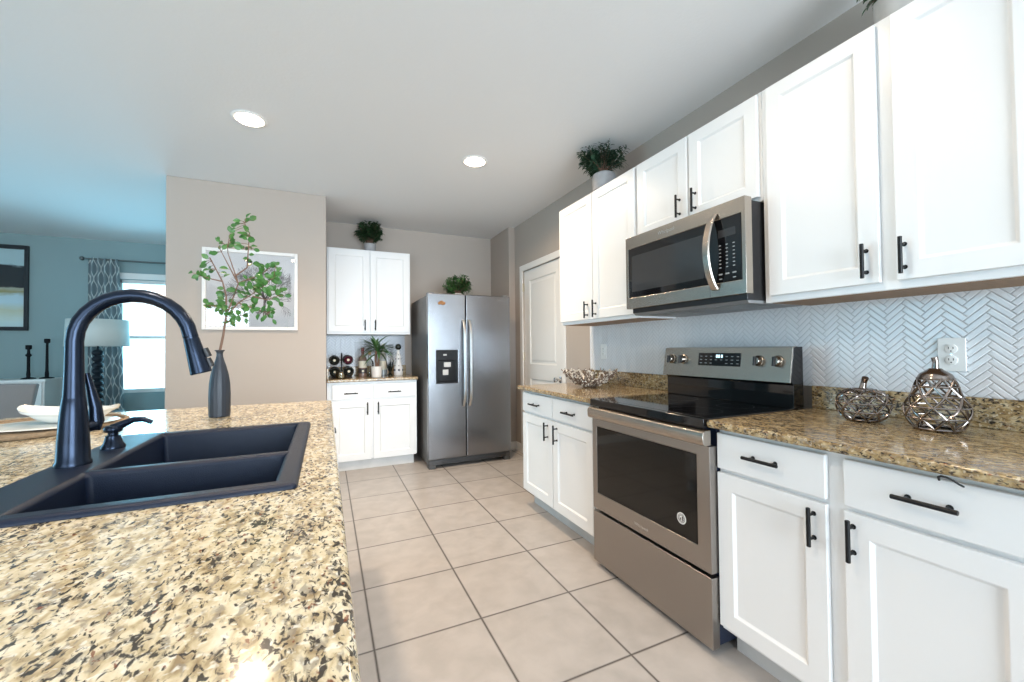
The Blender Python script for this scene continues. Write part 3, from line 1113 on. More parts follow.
# ------------------------------------------------------------------ range
RY0, RY1 = 1.133, 1.899
RX = 1.353
rg = empty('electric_range', (1.68, 1.52, 0), 'stainless steel electric range with a black glass cooktop between the base cabinets', 'stove')
obj('body', MB().box(RX + .042, 2.000, RY0 + .003, RY1 - .002, .035, .876), 'range_side', rg, bevel=.003, label='dark blue-black side panels')
for (x, y) in ((1.42, RY0 + .06), (1.42, RY1 - .06), (1.98, RY0 + .06), (1.98, RY1 - .06)):
    obj('foot', MB().lathe([(0, .0), (.017, .0), (.017, .012), (.008, .014), (.008, .036), (0, .036)], (x, y, .0005), 'Z', 14), 'black_plastic', rg)
dr_ = obj('storage_drawer', MB().box(RX, RX + .040, RY0, RY1, .028, .302), 'stainless_dark', rg, bevel=.003, label='plain stainless bottom drawer')
# oven door: steel frame around a dark window
mb = MB()
panel_face(mb, (RX, RY1, .318), (0, -1, 0), (0, 0, 1), (-1, 0, 0), RY1 - RY0, .492, [(.036, .704, .086, .452)], .040, .005, .003)
od = obj('oven_door', mb, 'stainless_dark', rg, bevel=.002, smooth=25)
obj('window', MB().box(RX + .0015, RX + .0040, RY1 - .701, RY1 - .039, .318 + .089, .318 + .449), 'oven_glass', od, label='dark glass oven window')
st = MB().lathe([(0, 0), (.024, 0), (.024, -.0006), (0, -.0006)], (RX + .0012, 1.278, .482), 'X', 28)
sk_ = obj('sticker', st, 'outlet_white', od, label='round white sticker on the oven glass')
st = MB()
for R in (.0175, .0125):
    st.torus((RX + .0004, 1.278, .482), R, .0011, 'X', 28, 6)
st.box(RX + .0001, RX + .0007, 1.270, 1.2755, .474, .490).box(RX + .0001, RX + .0007, 1.2800, 1.2855, .474, .484)
obj('print', st, 'label_dark', sk_)
text('logo', 'Whirlpool', .022, (RX - .0006, 1.52, .353), (0, -1, 0), (0, 0, 1), 'chrome', od)
# handle: broad flat bar across the full width
mb = MB()
prof = [(-.020, -.029), (-.030, -.024), (-.034, -.010), (-.034, .012), (-.030, .024), (-.018, .031), (.010, .031), (.010, -.029)]
bot = [(RX + a, RY0 + .001, .843 + b) for a, b in prof]
top = [(RX + a, RY1 - .001, .843 + b) for a, b in prof]
mb.hexa(bot, top)
obj('handle', mb, 'stainless', od, bevel=.002, label='broad flat stainless bar handle')
# cooktop
ct = MB()
ct.box(RX - .014, RX + .02, RY0 + .015, RY1 + .002, .880, .9165)
ct.box(RX + .02, 1.945, RY0 + .015, RY1 + .002, .9025, .9165)
obj('cooktop', ct, 'black_glass', rg, bevel=.004, seg=2)
for (x, y, R) in ((1.50, 1.335, .115), (1.50, 1.70, .095), (1.77, 1.335, .08), (1.77, 1.70, .115)):
    bn = MB().torus((x, y, .91595), R, .0007, 'Z', 48, 6)
    obj('burner_ring', bn, 'burner_mark', rg)
# backguard
mb = MB()
pr = [(1.912, .917), (1.912, 1.022), (1.894, 1.038), (1.921, 1.192), (1.945, 1.196), (1.985, 1.196), (1.985, .917)]
mb.hexa([(x, RY0 + .017, z) for x, z in pr], [(x, RY1 - .004, z) for x, z in pr])
bg_ = obj('backguard', mb, 'black_glass', rg, bevel=.002)
cpn = MB()
pr = [(1.890, 1.034), (1.893, 1.193), (1.925, 1.1985), (1.925, 1.1965), (1.900, 1.191), (1.897, 1.034)]
cpn.hexa([(x, RY0 + .012, z) for x, z in pr], [(x, RY1 - .001, z) for x, z in pr])
cp = obj('control_panel', cpn, 'stainless', rg, bevel=.001)
dsp = obj('display', MB().box(1.8885, 1.893, 1.392, 1.645, 1.098, 1.166), 'black_glass', cp, bevel=.001)
kk = MB()
for row in range(3):
    for c in range(8):
        y = 1.630 - c * .0315
        if row == 0 and 2 < c < 5:
            continue
        kk.box(1.8880, 1.8884, y - .010, y + .003, 1.110 + row * .018, 1.1135 + row * .018)
obj('key_print', kk, 'key_mark', dsp)
kk = MB()
for y in (1.528, 1.515, 1.498):
    kk.box(1.8876, 1.8884, y - .0045, y + .0045, 1.141, 1.157)
obj('clock_print', kk, 'display_glow', dsp)
for y in (1.836, 1.750, 1.298, 1.206):
    z = 1.130
    k = MB().lathe([(0, .0), (.0265, .0), (.0265, -.004), (.0225, -.006), (.0215, -.024), (.0185, -.028), (0, -.028)], (1.8905, y, z), 'X', 26)
    ko = obj('knob', k, 'stainless', cp)
    obj('grip', MB().box(1.853, 1.866, y - .005, y + .005, z - .0215, z + .0215), 'black_plastic', ko, bevel=.002)

# the control panel leans back: its face, dials and display together
for o_ in [cp] + list(cp.children_recursive):
    for v_ in o_.data.vertices:
        v_.co.x += (v_.co.z - 1.034) * .15 - .012

# ------------------------------------------------------------------ microwave
MX = 1.607
MY0, MY1, MZ0, MZ1 = 1.147, 1.901, 1.424, 1.838
mw = empty('microwave', (1.84, 1.52, 1.385), 'stainless over-the-range microwave with a black door window, hung above the range', 'microwave')
obj('body', MB().box(MX + .043, XW - .010, MY0 + .028, MY1 - .004, 1.400, 1.8395), 'black_plastic', mw, bevel=.003, label='black casing')
fp = MB()
panel_face(fp, (MX, MY1, MZ0), (0, -1, 0), (0, 0, 1), (-1, 0, 0), MY1 - MY0, MZ1 - MZ0, [(.020, .736, .060, .348)], .043, .003, .002)
fo = obj('front_frame', fp, 'stainless', mw, bevel=.002, smooth=25)
obj('door_window', MB().box(MX + .0008, MX + .0026, MY1 - .5740, MY1 - .0225, MZ0 + .0625, MZ0 + .3455), 'black_glass', fo, bevel=.0008)
obj('window_screen', MB().box(MX + .0002, MX + .0007, MY1 - .545, MY1 - .050, MZ0 + .095, MZ0 + .300), 'microwave_glass', fo, label='lighter see-through screen of the door window')
kp = obj('control_panel', MB().box(MX + .0008, MX + .0026, MY1 - .7335, MY1 - .5765, MZ0 + .0625, MZ0 + .3455), 'black_glass', fo, bevel=.0008)
for c in range(3):
    kk = MB()
    y = MY1 - .630 - c * .034
    for rrow in range(7):
        z = MZ0 + .225 - rrow * .0165
        kk.box(MX + .0003, MX + .0008, y - .005, y + .005, z, z + .004)
    kk.box(MX + .0003, MX + .0008, y - .010, y + .008, MZ0 + .095, MZ0 + .101)
    if c != 1:
        kk.box(MX + .0003, MX + .0008, y - .008, y + .006, MZ0 + .075, MZ0 + .079)
    obj('key_print', kk, 'key_mark', kp)
obj('display', MB().box(MX + .0003, MX + .0008, MY1 - .708, MY1 - .622, MZ0 + .262, MZ0 + .296), 'microwave_glass', kp)
mb = MB()
hp = []
for k in range(13):
    t = k / 12
    hp.append((MX - .003 - .050 * math.sin(PI * t) ** .7, MY1 - .606 + .006 * math.sin(PI * t), MZ0 + .030 + .345 * t))
secs = []
for p in hp:
    ring = [mb.bm.verts.new((p[0] + a, p[1] + b, p[2])) for a, b in ((-.008, -.014), (-.008, .014), (.003, .019), (.003, -.019))]
    secs.append(ring)
for a, b in zip(secs, secs[1:]):
    for k in range(4):
        mb.bm.faces.new([a[k], a[(k + 1) % 4], b[(k + 1) % 4], b[k]])
mb.bm.faces.new(secs[0][::-1])
mb.bm.faces.new(secs[-1])
obj('handle', mb, 'stainless', fo, bevel=.003, label='bowed stainless handle')
text('logo', 'Whirlpool', .027, (MX - .0005, MY1 - .315, MZ0 + .380), (0, -1, 0), (0, 0, 1), 'chrome', fo)
obj('seam', MB().box(MX - .0003, MX + .001, MY1 - .5755, MY1 - .5740, MZ0, MZ0 + .060), 'dark_slot', fo)
bt = MB().hexa([(MX + .06, MY0 + .034, 1.388), (XW - .02, MY0 + .034, 1.388), (XW - .02, MY1 - .01, 1.388), (MX + .06, MY1 - .01, 1.388)],
               [(MX + .045, MY0 + .030, 1.402), (XW - .014, MY0 + .030, 1.402), (XW - .014, MY1 - .006, 1.402), (MX + .045, MY1 - .006, 1.402)])
bo = obj('bottom_plate', bt, 'grey_plastic', mw)
for y0 in (1.23, 1.59):
    g = MB()
    for k in range(9):
        g.box(1.72 + k * .02, 1.73 + k * .02, y0, y0 + .22, 1.3865, 1.3878)
    obj('vent_grille', g, 'stainless_dark', bo)

# ------------------------------------------------------------------ refrigerator
FXA, FXB, FYF = .925, 1.826, 4.060
fg = empty('refrigerator', (1.375, 4.5, 0), 'stainless side-by-side refrigerator with a black water dispenser, at the end of the aisle', 'refrigerator')
obj('body', MB().box(FXA + .006, FXB - .006, FYF + .068, 4.945, .035, 1.755), 'fridge_side', fg, bevel=.006, label='dark grey textured cabinet sides')
xs = 1.3205
# left door with a recess for the dispenser
mb = MB()
panel_face(mb, (FXA, FYF, .092), (1, 0, 0), (0, 0, 1), (0, -1, 0), xs - .004 - FXA, 1.768 - .092, [(.086, .307, .765, 1.096)], .062, .040, .002)
ld = obj('door', mb, 'fridge_steel', fg, bevel=.008, seg=3, smooth=25, label='left stainless door with the dispenser')
mb = MB()
panel_face(mb, (xs + .004, FYF, .092), (1, 0, 0), (0, 0, 1), (0, -1, 0), FXB - xs - .004, 1.768 - .092, [], .062, .003, .002)
rd = obj('door', mb, 'fridge_steel', fg, bevel=.008, seg=3, smooth=25, label='right stainless door')
for d, x in ((ld, xs - .030), (rd, xs + .036)):
    mb = MB()
    secs = []
    for k in range(15):
        t = k / 14
        z = .610 + .895 * t
        y = FYF - .004 - .052 * min(1, math.sin(PI * t) * 3.2) - .010 * math.sin(PI * t)
        secs.append([mb.bm.verts.new(p) for p in ((x - .016, y, z), (x - .009, y - .012, z), (x + .009, y - .012, z), (x + .016, y, z))])
    for a, b in zip(secs, secs[1:]):
        for k in range(4):
            mb.bm.faces.new([a[k], a[(k + 1) % 4], b[(k + 1) % 4], b[k]])
    mb.bm.faces.new(secs[0][::-1])
    mb.bm.faces.new(secs[-1])
    obj('handle', mb, 'satin_steel', d, bevel=.003, label='long bowed stainless handle')
ds = MB()
x0, x1, z0, z1 = FXA + .084, FXA + .309, .092 + .762, .092 + 1.099
panel_face(ds, (x0, FYF - .003, z0), (1, 0, 0), (0, 0, 1), (0, -1, 0), x1 - x0, z1 - z0, [(.018, x1 - x0 - .018, .02, .235)], .012, .010, .004)
do = obj('dispenser', ds, 'dispenser_black', ld, bevel=.003, label='black ice and water dispenser')
for (a_, b_, c_, d_) in ((.078, .150, .166, .214), (.066, .124, .085, .140), (.070, .106, .283, .298)):
    # grey pads belong to the dispenser, one level under the door
    y_ = FYF - .0045 if c_ > .25 else FYF + .001
    obj('dispenser_pad', MB().box(x0 + a_, x0 + b_, y_, y_ + .005, z0 + c_, z0 + d_), 'pad_grey', ld, bevel=.0015, label='small silver dispenser pad')
mb = MB().box(FXA + .010, FXB - .010, FYF + .012, FYF + .07, .038, .088)
gr = obj('base_grille', mb, 'grille_dark', fg, bevel=.004)
mb = MB()
for k in range(4):
    mb.box(FXA + .14, FXB - .06, FYF + .0095, FYF + .0125, .046 + k * .010, .050 + k * .010)
obj('grille_slot', mb, 'dark_slot', gr)
for x in (FXA + .04, FXB - .045):
    obj('foot', MB().box(x - .035, x + .035, FYF + .004, FYF + .085, .0008, .040), 'grille_dark', fg, bevel=.005)
    obj('hinge_cover', MB().box(x - .03, x + .03, FYF + .02, FYF + .13, 1.755, 1.782), 'grey_plastic', fg, bevel=.005)
text('logo', 'Whirlpool', .022, (1.725, FYF - .0007, 1.715), (1, 0, 0), (0, 0, 1), 'grey_plastic', rd)
random.seed(3)
mb = MB()
for (a, b, s) in ((-.022, -.004, .016), (.000, .006, .018), (.024, -.002, .015), (.010, -.012, .012), (-.010, .010, .010)):
    mb.lathe([(0, -.006), (s * .7, -.006), (s, -.003), (s, 0), (0, 0)], (1.066 + a, FYF - .0006, 1.672 + b), 'Y', 14)
mg = obj('magnet', mb, 'magnet_orange', None, (1.066, FYF - .004, 1.672))
setp(mg, 'small brown and orange magnet near the top of the left refrigerator door', 'magnet')


# ------------------------------------------------------------------ plants
def shrub(name, pot_prof, base, label, rx, rz, cz, nleaf, L, W, leafm, potm, seed, group='potted greenery above the cabinets', spiky=0.0, pot_label=None, squash=1.0, stems=14):
    random.seed(seed)
    b = Vector(base)
    r = empty(name, base, label, 'plant', group)
    p = obj('pot', MB().lathe(pot_prof, b, 'Z', 40), potm, r)
    zmax = 2.64
    top = max(h for _, h in pot_prof)
    rim = min(rad for rad, h in pot_prof if h > top - .006)
    obj('soil', MB().lathe([(0, top - .010), (rim * .93, top - .012), (rim * .93, top - .016), (0, top - .016)], b, 'Z', 20), 'soil', r)
    sb, lb = MB(), MB()
    c = b + Vector((0, 0, cz))
    for k in range(stems):
        while True:
            d = Vector((random.gauss(0, 1), random.gauss(0, 1), random.gauss(.35, .8)))
            if d.length > .2:
                d.normalize()
                break
        if d.z < -.35:
            d.z *= -.3
        tip = c + Vector((d.x * rx, d.y * rx * squash, d.z * rz)) * random.uniform(.82, 1.05 + spiky)
        root = b + Vector((random.uniform(-.02, .02), random.uniform(-.02, .02), top - .012))
        mid = root.lerp(tip, .5) + Vector((0, 0, .02))
        P = [root, mid, tip]
        for q_ in P:
            q_.z = min(q_.z, zmax)
            q_.x = min(q_.x, XW - .012)
        sb.tube(P, [.0026, .0019, .0008], 5)
        per = nleaf // stems
        for q in range(per):
            t = .30 + .70 * (q + random.random()) / per
            a = root.lerp(mid, t * 2) if t < .5 else mid.lerp(tip, t * 2 - 1)
            ax = (tip - root).normalized()
            side = Vector((random.gauss(0, 1), random.gauss(0, 1), random.gauss(.1, 1)))
            side = (side - ax * side.dot(ax)).normalized()
            d2 = (ax * random.uniform(.25, .9) + side).normalized()
            l = L * random.uniform(.7, 1.15)
            a = a + side * random.uniform(0, rx * .16)
            if a.z + max(0, d2.z) * l > zmax or a.x + d2.x * l > XW - .01 or a.y + d2.y * l > YB - .01:
                continue
            lb.leaf(a, d2, ax + Vector((0, 0, .6)) + side * .3, l, W * random.uniform(.8, 1.2), .25)
    obj('stem', sb, 'bark', r)
    obj('foliage', lb, leafm, r, smooth=60)
    return r


POT_S = [(0, 0), (.050, 0), (.056, .006), (.066, .10), (.066, .104), (.058, .104), (.055, .06), (0, .05)]
shrub('potted_shrub', [(0, 0), (.052, 0), (.056, .004), (.066, .085), (.066, .092), (.058, .092), (.055, .06), (0, .05)], (.447, 4.80, 2.2925),
      'round green shrub in a small grey pot on top of the nook wall cabinet', .145, .140, .225, 1900, .036, .021, 'leaf_dark', 'pot_grey', 11, stems=40)
shrub('potted_shrub', [(0, 0), (.050, 0), (.056, .05), (.056, .054), (.050, .054), (.048, .03), (0, .02)], (1.315, 4.34, 1.7565),
      'bushy green plant sitting on top of the refrigerator', .150, .135, .120, 1500, .036, .016, 'leaf_green', 'pot_stone', 12, spiky=.12, stems=40)
shrub('potted_shrub', [(0, 0), (.075, 0), (.080, .004), (.086, .09), (.080, .115), (.070, .122), (.062, .116), (.06, .06), (0, .05)], (1.828, 2.385, 2.3305),
      'spiky evergreen plant in a pale round pot on the far upper cabinet, right wall', .150, .165, .215, 2200, .036, .011, 'leaf_fir', 'pot_grey', 13, spiky=.22, stems=46)
shrub('potted_shrub', [(0, 0), (.062, 0), (.066, .004), (.072, .115), (.072, .122), (.064, .122), (.060, .08), (0, .06)], (1.885, .735, 2.3305),
      'pale pot with green foliage on the upper cabinet above the lattice ornaments', .110, .115, .165, 900, .036, .017, 'leaf_green', 'pot_stone', 14, stems=30)

# small palm in the nook
PXc, PYc = .486, 4.545
r = empty('potted_palm', (PXc, PYc, ZT), 'small leafy palm in a white pot between the bottles in the nook', 'plant')
obj('pot', MB().lathe([(0, 0), (.046, 0), (.050, .004), (.056, .108), (.056, .112), (.050, .112), (.048, .08), (0, .07)], (PXc, PYc, ZT), 'Z', 36), 'pot_white', r)
obj('soil', MB().lathe([(0, .102), (.048, .100), (.048, .094), (0, .094)], (PXc, PYc, ZT), 'Z', 18), 'soil', r)
mb = MB()
mb.tube([(PXc, PYc, ZT + .095), (PXc - .008, PYc, ZT + .17), (PXc - .004, PYc, ZT + .31)], [.015, .012, .008], 8)
mb.tube([(PXc + .010, PYc, ZT + .095), (PXc + .018, PYc - .01, ZT + .16), (PXc + .022, PYc, ZT + .27)], [.010, .008, .006], 8)
obj('trunk', mb, 'bark', r)
random.seed(21)
lb = MB()
for (tx_, tz_) in ((PXc - .004, ZT + .31), (PXc + .022, ZT + .27)):
    for k in range(26):
        a = 2 * PI * k / 26 * 2.9 + random.uniform(-.3, .3)
        el = random.uniform(-.1, 1.15)
        d = Vector((math.cos(a) * math.cos(el), math.sin(a) * math.cos(el) * .45, math.sin(el)))
        L = random.uniform(.15, .215)
        p = Vector((tx_, PYc, tz_ + random.uniform(-.04, .01)))
        q = p + d * L - Vector((0, 0, .05))
        if q.y > 4.655 or (q.x < .40 and q.z < ZT + .22) or (q.x > .585 and q.z < ZT + .16):
            continue
        lb.leaf(p, d, (0, 0, 1) if abs(d.z) < .9 else (1, 0, 0), L, random.uniform(.024, .034), random.uniform(.35, .75))
obj('foliage', lb, 'leaf_green', r, smooth=60)

# ------------------------------------------------------------------ nook bar things
WR = [(.076, 1.097), (.208, 1.100), (.080, .978), (.214, .981)]
WY = 4.56
r = empty('wine_rack', (.145, 4.70, ZT), 'black wire wine rack holding four bottles on the nook counter', 'wine rack')
mb = MB()
for (x, z) in WR:
    for y in (WY + .03, WY + .20):
        mb.torus((x, y, z), .0465, .004, 'Y', 28, 7)
for y in (WY + .03, WY + .20):
    mb.tube([(.147, y, ZT + .004), (.147, y, 1.07)], .004, 7)
    mb.tube([(.05, y, ZT + .0045), (.245, y, ZT + .0045)], .004, 7)
    mb.tube([(.080, y, ZT + .004), (.080, y, .933)], .004, 7)
    mb.tube([(.214, y, ZT + .004), (.214, y, .936)], .004, 7)
    mb.tube([(.120, y, .980), (.174, y, .980)], .004, 7)
    mb.tube([(.118, y, 1.098), (.168, y, 1.098)], .004, 7)
for x in (.05, .245):
    mb.tube([(x, WY + .03, ZT + .0045), (x, WY + .20, ZT + .0045)], .004, 7)
obj('frame', mb, 'black_metal', r)
mb = MB()
mb.tube([(.147, WY + .03, 1.05), (.147, WY + .03, 1.17)], .005, 8)
mb.tube([(.147, WY + .20, 1.05), (.147, WY + .20, 1.17)], .005, 8)
mb.tube([(.147, WY + .03, 1.17), (.147, WY + .20, 1.17)], .005, 8)
obj('carry_handle', mb, 'black_metal', r)
names = ['upper left', 'upper right', 'lower left', 'lower right']
proto = None
for i, (x, z) in enumerate(WR):
    col = 'bottle_burgundy' if i == 1 else 'bottle_black'
    t = empty('wine_bottle', (x, WY + .10, z), '%s wine bottle lying in the %s ring of the wire rack' % ('burgundy' if i == 1 else 'black', names[i]), 'bottle', 'wine bottles in the rack')
    b_ = MB().lathe([(0, .022), (.016, .014), (.030, .004), (.036, 0), (.0405, .005), (.041, .012), (.041, .190), (.036, .215), (.018, .245), (.0145, .262), (.0145, .315), (.0155, .318), (.0155, .325), (0, .325)], (x, WY, z), 'Y', 28)
    obj('glass', b_, col, t)
    obj('punt_glare', MB().lathe([(0, .0195), (.010, .0165), (.013, .0150), (.013, .0162), (0, .0205)], (x, WY - .006, z), 'Y', 16), 'label_cream', t, label='painted glare at the centre of the bottle base')  # cream disc painted in as the glare of the hollow base
# cork jar
x, y = .135, 4.475
r = empty('cork_jar', (x, y, ZT), 'clear glass jar of corks in front of the wine rack', 'jar')
obj('glass', MB().lathe([(0, 0), (.045, 0), (.048, .004), (.050, .075), (.047, .082), (.045, .082), (.048, .074), (.0455, .007), (0, .005)], (x, y, ZT), 'Z', 28), 'jar_glass', r)
random.seed(5)
cks = []
for k in range(14):
    a = random.uniform(0, 2 * PI)
    R = random.uniform(0, .022)
    c = Vector((x + R * math.cos(a), y + R * math.sin(a), ZT + .017 + .011 * (k // 4)))
    dd = Vector((random.gauss(0, 1), random.gauss(0, 1), random.gauss(0, .25))).normalized() * .018
    ck = MB().cyl(c - dd, c + dd, .0095, 10)
    o = obj('cork', ck, 'cork', None, c)
    setp(o, 'brown wine cork heaped inside the clear jar by the wine rack', 'cork', 'corks in the glass jar')
# pink-tinted liquor bottle
x, y = .360, 4.72
r = empty('liquor_bottle', (x, y, ZT), 'liquor bottle with a cream label and dark red cap, right of the wine rack', 'bottle')
obj('glass', MB().lathe([(0, 0), (.038, 0), (.042, .004), (.042, .185), (.038, .205), (.018, .228), (.0135, .24), (.0135, .285), (0, .285)], (x, y, ZT), 'Z', 32), 'bottle_pink', r)
obj('cap', MB().lathe([(0, .315), (.016, .315), (.0165, .31), (.0165, .252), (0, .252)], (x, y, ZT), 'Z', 24), 'capsule_red', r)
lo = obj('label', MB().lathe([(.0423, .095), (.0427, .096), (.0427, .168), (.0423, .169)], (x, y, ZT), 'Z', 32), 'label_cream', r)
obj('lower_label', MB().lathe([(.0423, .035), (.0427, .036), (.0427, .086), (.0423, .087)], (x, y, ZT), 'Z', 32), 'label_dark', r)
obj('emblem', MB().lathe([(0, 0), (.012, 0), (.012, -.001), (0, -.001)], (x, y - .0428, ZT + .060), 'Y', 18), 'label_cream', r)
# clear decanter behind
x, y = .445, 4.86
r = empty('glass_decanter', (x, y, ZT), 'clear glass bottle with a cork stopper, partly behind the palm pot', 'bottle')
obj('glass', MB().lathe([(0, 0), (.040, 0), (.044, .005), (.044, .14), (.034, .17), (.015, .19), (.014, .23), (.018, .236), (0, .236)], (x, y, ZT), 'Z', 28), 'jar_glass', r)
obj('stopper', MB().lathe([(0, .232), (.014, .232), (.017, .25), (.017, .268), (0, .270)], (x, y, ZT), 'Z', 18), 'cork', r)
# pale squat bottle behind palm
x, y = .592, 4.86
r = empty('cream_liqueur_bottle', (x, y, ZT), 'pale tall bottle with a cream label standing behind the palm', 'bottle')
obj('glass', MB().lathe([(0, 0), (.036, 0), (.040, .004), (.040, .20), (.034, .23), (.016, .27), (.014, .33), (0, .33)], (x, y, ZT), 'Z', 28), 'bottle_clear', r)
obj('label', MB().lathe([(.0403, .06), (.0407, .061), (.0407, .16), (.0403, .161)], (x, y, ZT), 'Z', 28), 'label_cream', r)
obj('cap', MB().lathe([(0, .355), (.016, .355), (.016, .325), (0, .325)], (x, y, ZT), 'Z', 18), 'label_cream', r)
# dark glass figurine with upright fronds
x, y = .645, 4.70
r = empty('leaf_figurine', (x, y, ZT), 'small dark leafy figurine between the palm pot and the ceramic bottle', 'figurine')
obj('base', MB().lathe([(0, 0), (.030, 0), (.032, .006), (.018, .020), (.010, .045), (0, .05)], (x, y, ZT), 'Z', 20), 'bottle_black', r)
lb = MB()
for k in range(9):
    a = 2 * PI * k / 9
    lb.leaf((x, y, ZT + .03), (math.cos(a) * .55, math.sin(a) * .4, 1), (math.cos(a), math.sin(a), -.2), .10 + .03 * (k % 3), .026, .25)
obj('frond', lb, 'bottle_black', r, smooth=60)
# ceramic tequila bottle
x, y = .738, 4.72
r = empty('ceramic_bottle', (x, y, ZT), 'tall white ceramic bottle with blue flowers and a round dark stopper', 'bottle')
obj('body', MB().lathe([(0, 0), (.044, 0), (.048, .006), (.050, .05), (.048, .09), (.036, .125), (.0245, .16), (.030, .185), (.028, .21), (.0165, .25), (.013, .275), (.017, .285), (0, .286)], (x, y, ZT), 'Z', 36), 'ceramic_white', r)
obj('stopper', MB().ball((x, y, ZT + .318), .034, 14, 1.05), 'bottle_black', r)
fl = MB()
for (hz, n_, rr_, sz) in ((.060, 6, .0500, .016), (.185, 5, .0295, .010), (.108, 6, .0425, .007), (.228, 5, .0225, .006)):
    for k in range(n_):
        a = 2 * PI * k / n_ - PI / 2
        p = Vector((x + rr_ * math.cos(a), y + rr_ * math.sin(a), ZT + hz))
        for q in range(5):
            b_ = 2 * PI * q / 5
            tdir = Vector((-math.sin(a), math.cos(a), 0))
            c = p + tdir * sz * .55 * math.cos(b_) + Vector((0, 0, sz * .55 * math.sin(b_)))
            fl.ball(c, sz * .36, 6)
obj('painted_flower', fl, 'ceramic_blue', r)

# ------------------------------------------------------------------ outlets
def outlet(name, P, label):
    x, y, z = P
    r = empty(name, P, label, 'outlet', 'wall outlets on the tile')
    obj('cover_plate', MB().box(x - .006, x, y - .037, y + .037, z - .060, z + .060), 'outlet_white', r, bevel=.002)
    for s in (-1, 1):
        f = obj('socket', MB().lathe([(0, 0), (.0165, 0), (.0165, -.0028), (.015, -.0034), (0, -.0034)], (x - .006, y, z + s * .0205), 'X', 24), 'outlet_white', r)
        sl = MB()
        zz = z + s * .0205
        for dy in (-.006, .006):
            sl.box(x - .0098, x - .0092, y + dy - .001, y + dy + .001, zz - .001, zz + .007)
        sl.cyl((x - .0098, y, zz - .008), (x - .0092, y, zz - .008), .0022, 8)
        obj('slot', sl, 'dark_slot', f)
    obj('screw', MB().cyl((x - .0066, y, z), (x - .006, y, z), .0025, 8), 'chrome', r)
    return r


outlet('wall_outlet', (XW - .0062, .684, 1.163), 'white double wall outlet on the tile above the bell-shaped ornament')
outlet('wall_outlet', (XW - .0062, 2.715, 1.170), 'white wall outlet on the tile behind the twig bowl')

# ------------------------------------------------------------------ lattice ornaments
def spline(pts, h):
    """Catmull-Rom radius through (height, radius) pairs"""
    n = len(pts)
    for i in range(n - 1):
        if h <= pts[i + 1][0] or i == n - 2:
            break
    p0, p1, p2, p3 = pts[max(i - 1, 0)], pts[i], pts[i + 1], pts[min(i + 2, n - 1)]
    t = min(1, max(0, (h - p1[0]) / (p2[0] - p1[0])))
    return .5 * (2 * p1[1] + (p2[1] - p0[1]) * t + (2 * p0[1] - 5 * p1[1] + 4 * p2[1] - p3[1]) * t * t + (3 * p1[1] - p0[1] - 3 * p2[1] + p3[1]) * t ** 3)


def lattice(name, c, prof, levels, seg, label, rad, captop, stem):
    """open triangle lattice: struts that follow a turned profile, joined at staggered nodes"""
    c = Vector(c)
    r = empty(name, c, label, 'ornament', 'metal lattice ornaments')
    mb = MB()

    def P(a, h):
        R_ = spline(prof, h)
        return c + Vector((R_ * math.cos(a), R_ * math.sin(a), h))

    def strut(a0, h0, a1, h1, k=6):
        mb.tube([P(a0 + (a1 - a0) * q / k, h0 + (h1 - h0) * q / k) for q in range(k + 1)], rad, 7)
    da = 2 * PI / seg
    for i, h in enumerate(levels):
        o = (i % 2) * da / 2 + .25
        for k in range(seg):
            a = o + k * da
            strut(a, h, a + da, h)
            mb.ball(P(a, h), rad * 1.35, 6)
            if i < len(levels) - 1:
                strut(a, h, a + da / 2, levels[i + 1])
                strut(a, h, a - da / 2, levels[i + 1])
    obj('lattice', mb, 'ornament_metal', r)
    top = prof[-1][0]
    lid = []
    for q in range(9):
        h = captop + (top - captop) * q / 8
        lid.append((max(spline(prof, h), .001) + .0015, h))
    obj('cap', MB().lathe(lid + [(0, top + .001)], c, 'Z', 32), 'ornament_metal', r)
    obj('stem', MB().tube([c + Vector(p) for p in stem[0]], stem[1], 14), 'ornament_metal', r)
    fl = prof[0][1]
    obj('foot_ring', MB().lathe([(fl * .8, .001), (fl * 1.04, .001), (fl * 1.10, .006), (fl * 1.0, .011), (fl * .8, .008)], c, 'Z', 32), 'ornament_metal', r)
    return r


lattice('lattice_pumpkin', (1.846, .860, ZT), [(0, .046), (.022, .068), (.050, .080), (.080, .080), (.106, .064), (.124, .028)], [.008, .038, .070, .100, .118], 9,
        'low round metal lattice pumpkin on the right counter, nearer the range', .0030, .119,
        ([(0, 0, .122), (.004, -.003, .145), (-.004, -.012, .163)], [.0115, .009, .0105]))
lattice('lattice_gourd', (1.848, .656, ZT), [(0, .054), (.030, .072), (.068, .080), (.100, .070), (.128, .057), (.160, .048), (.187, .038), (.206, .014)], [.008, .044, .080, .114, .146, .172], 8,
        'tall bell-shaped metal lattice gourd on the right counter, in front of the outlet', .0033, .168,
        ([(0, 0, .202), (.001, -.001, .226), (-.001, .001, .243)], [.0095, .0078, .009]))

# cord loop under the counter edge
cd = MB().tube([(1.372, .486, .866), (1.360, .483, .876), (1.352, .475, .8815), (1.349, .464, .8815), (1.349, .453, .877), (1.353, .445, .870), (1.364, .441, .864)], .0024, 8)
o = obj('cord', cd, 'rubber', None, (1.36, .46, .872))
setp(o, 'thin black cord loop poking out under the right counter edge', 'cord')

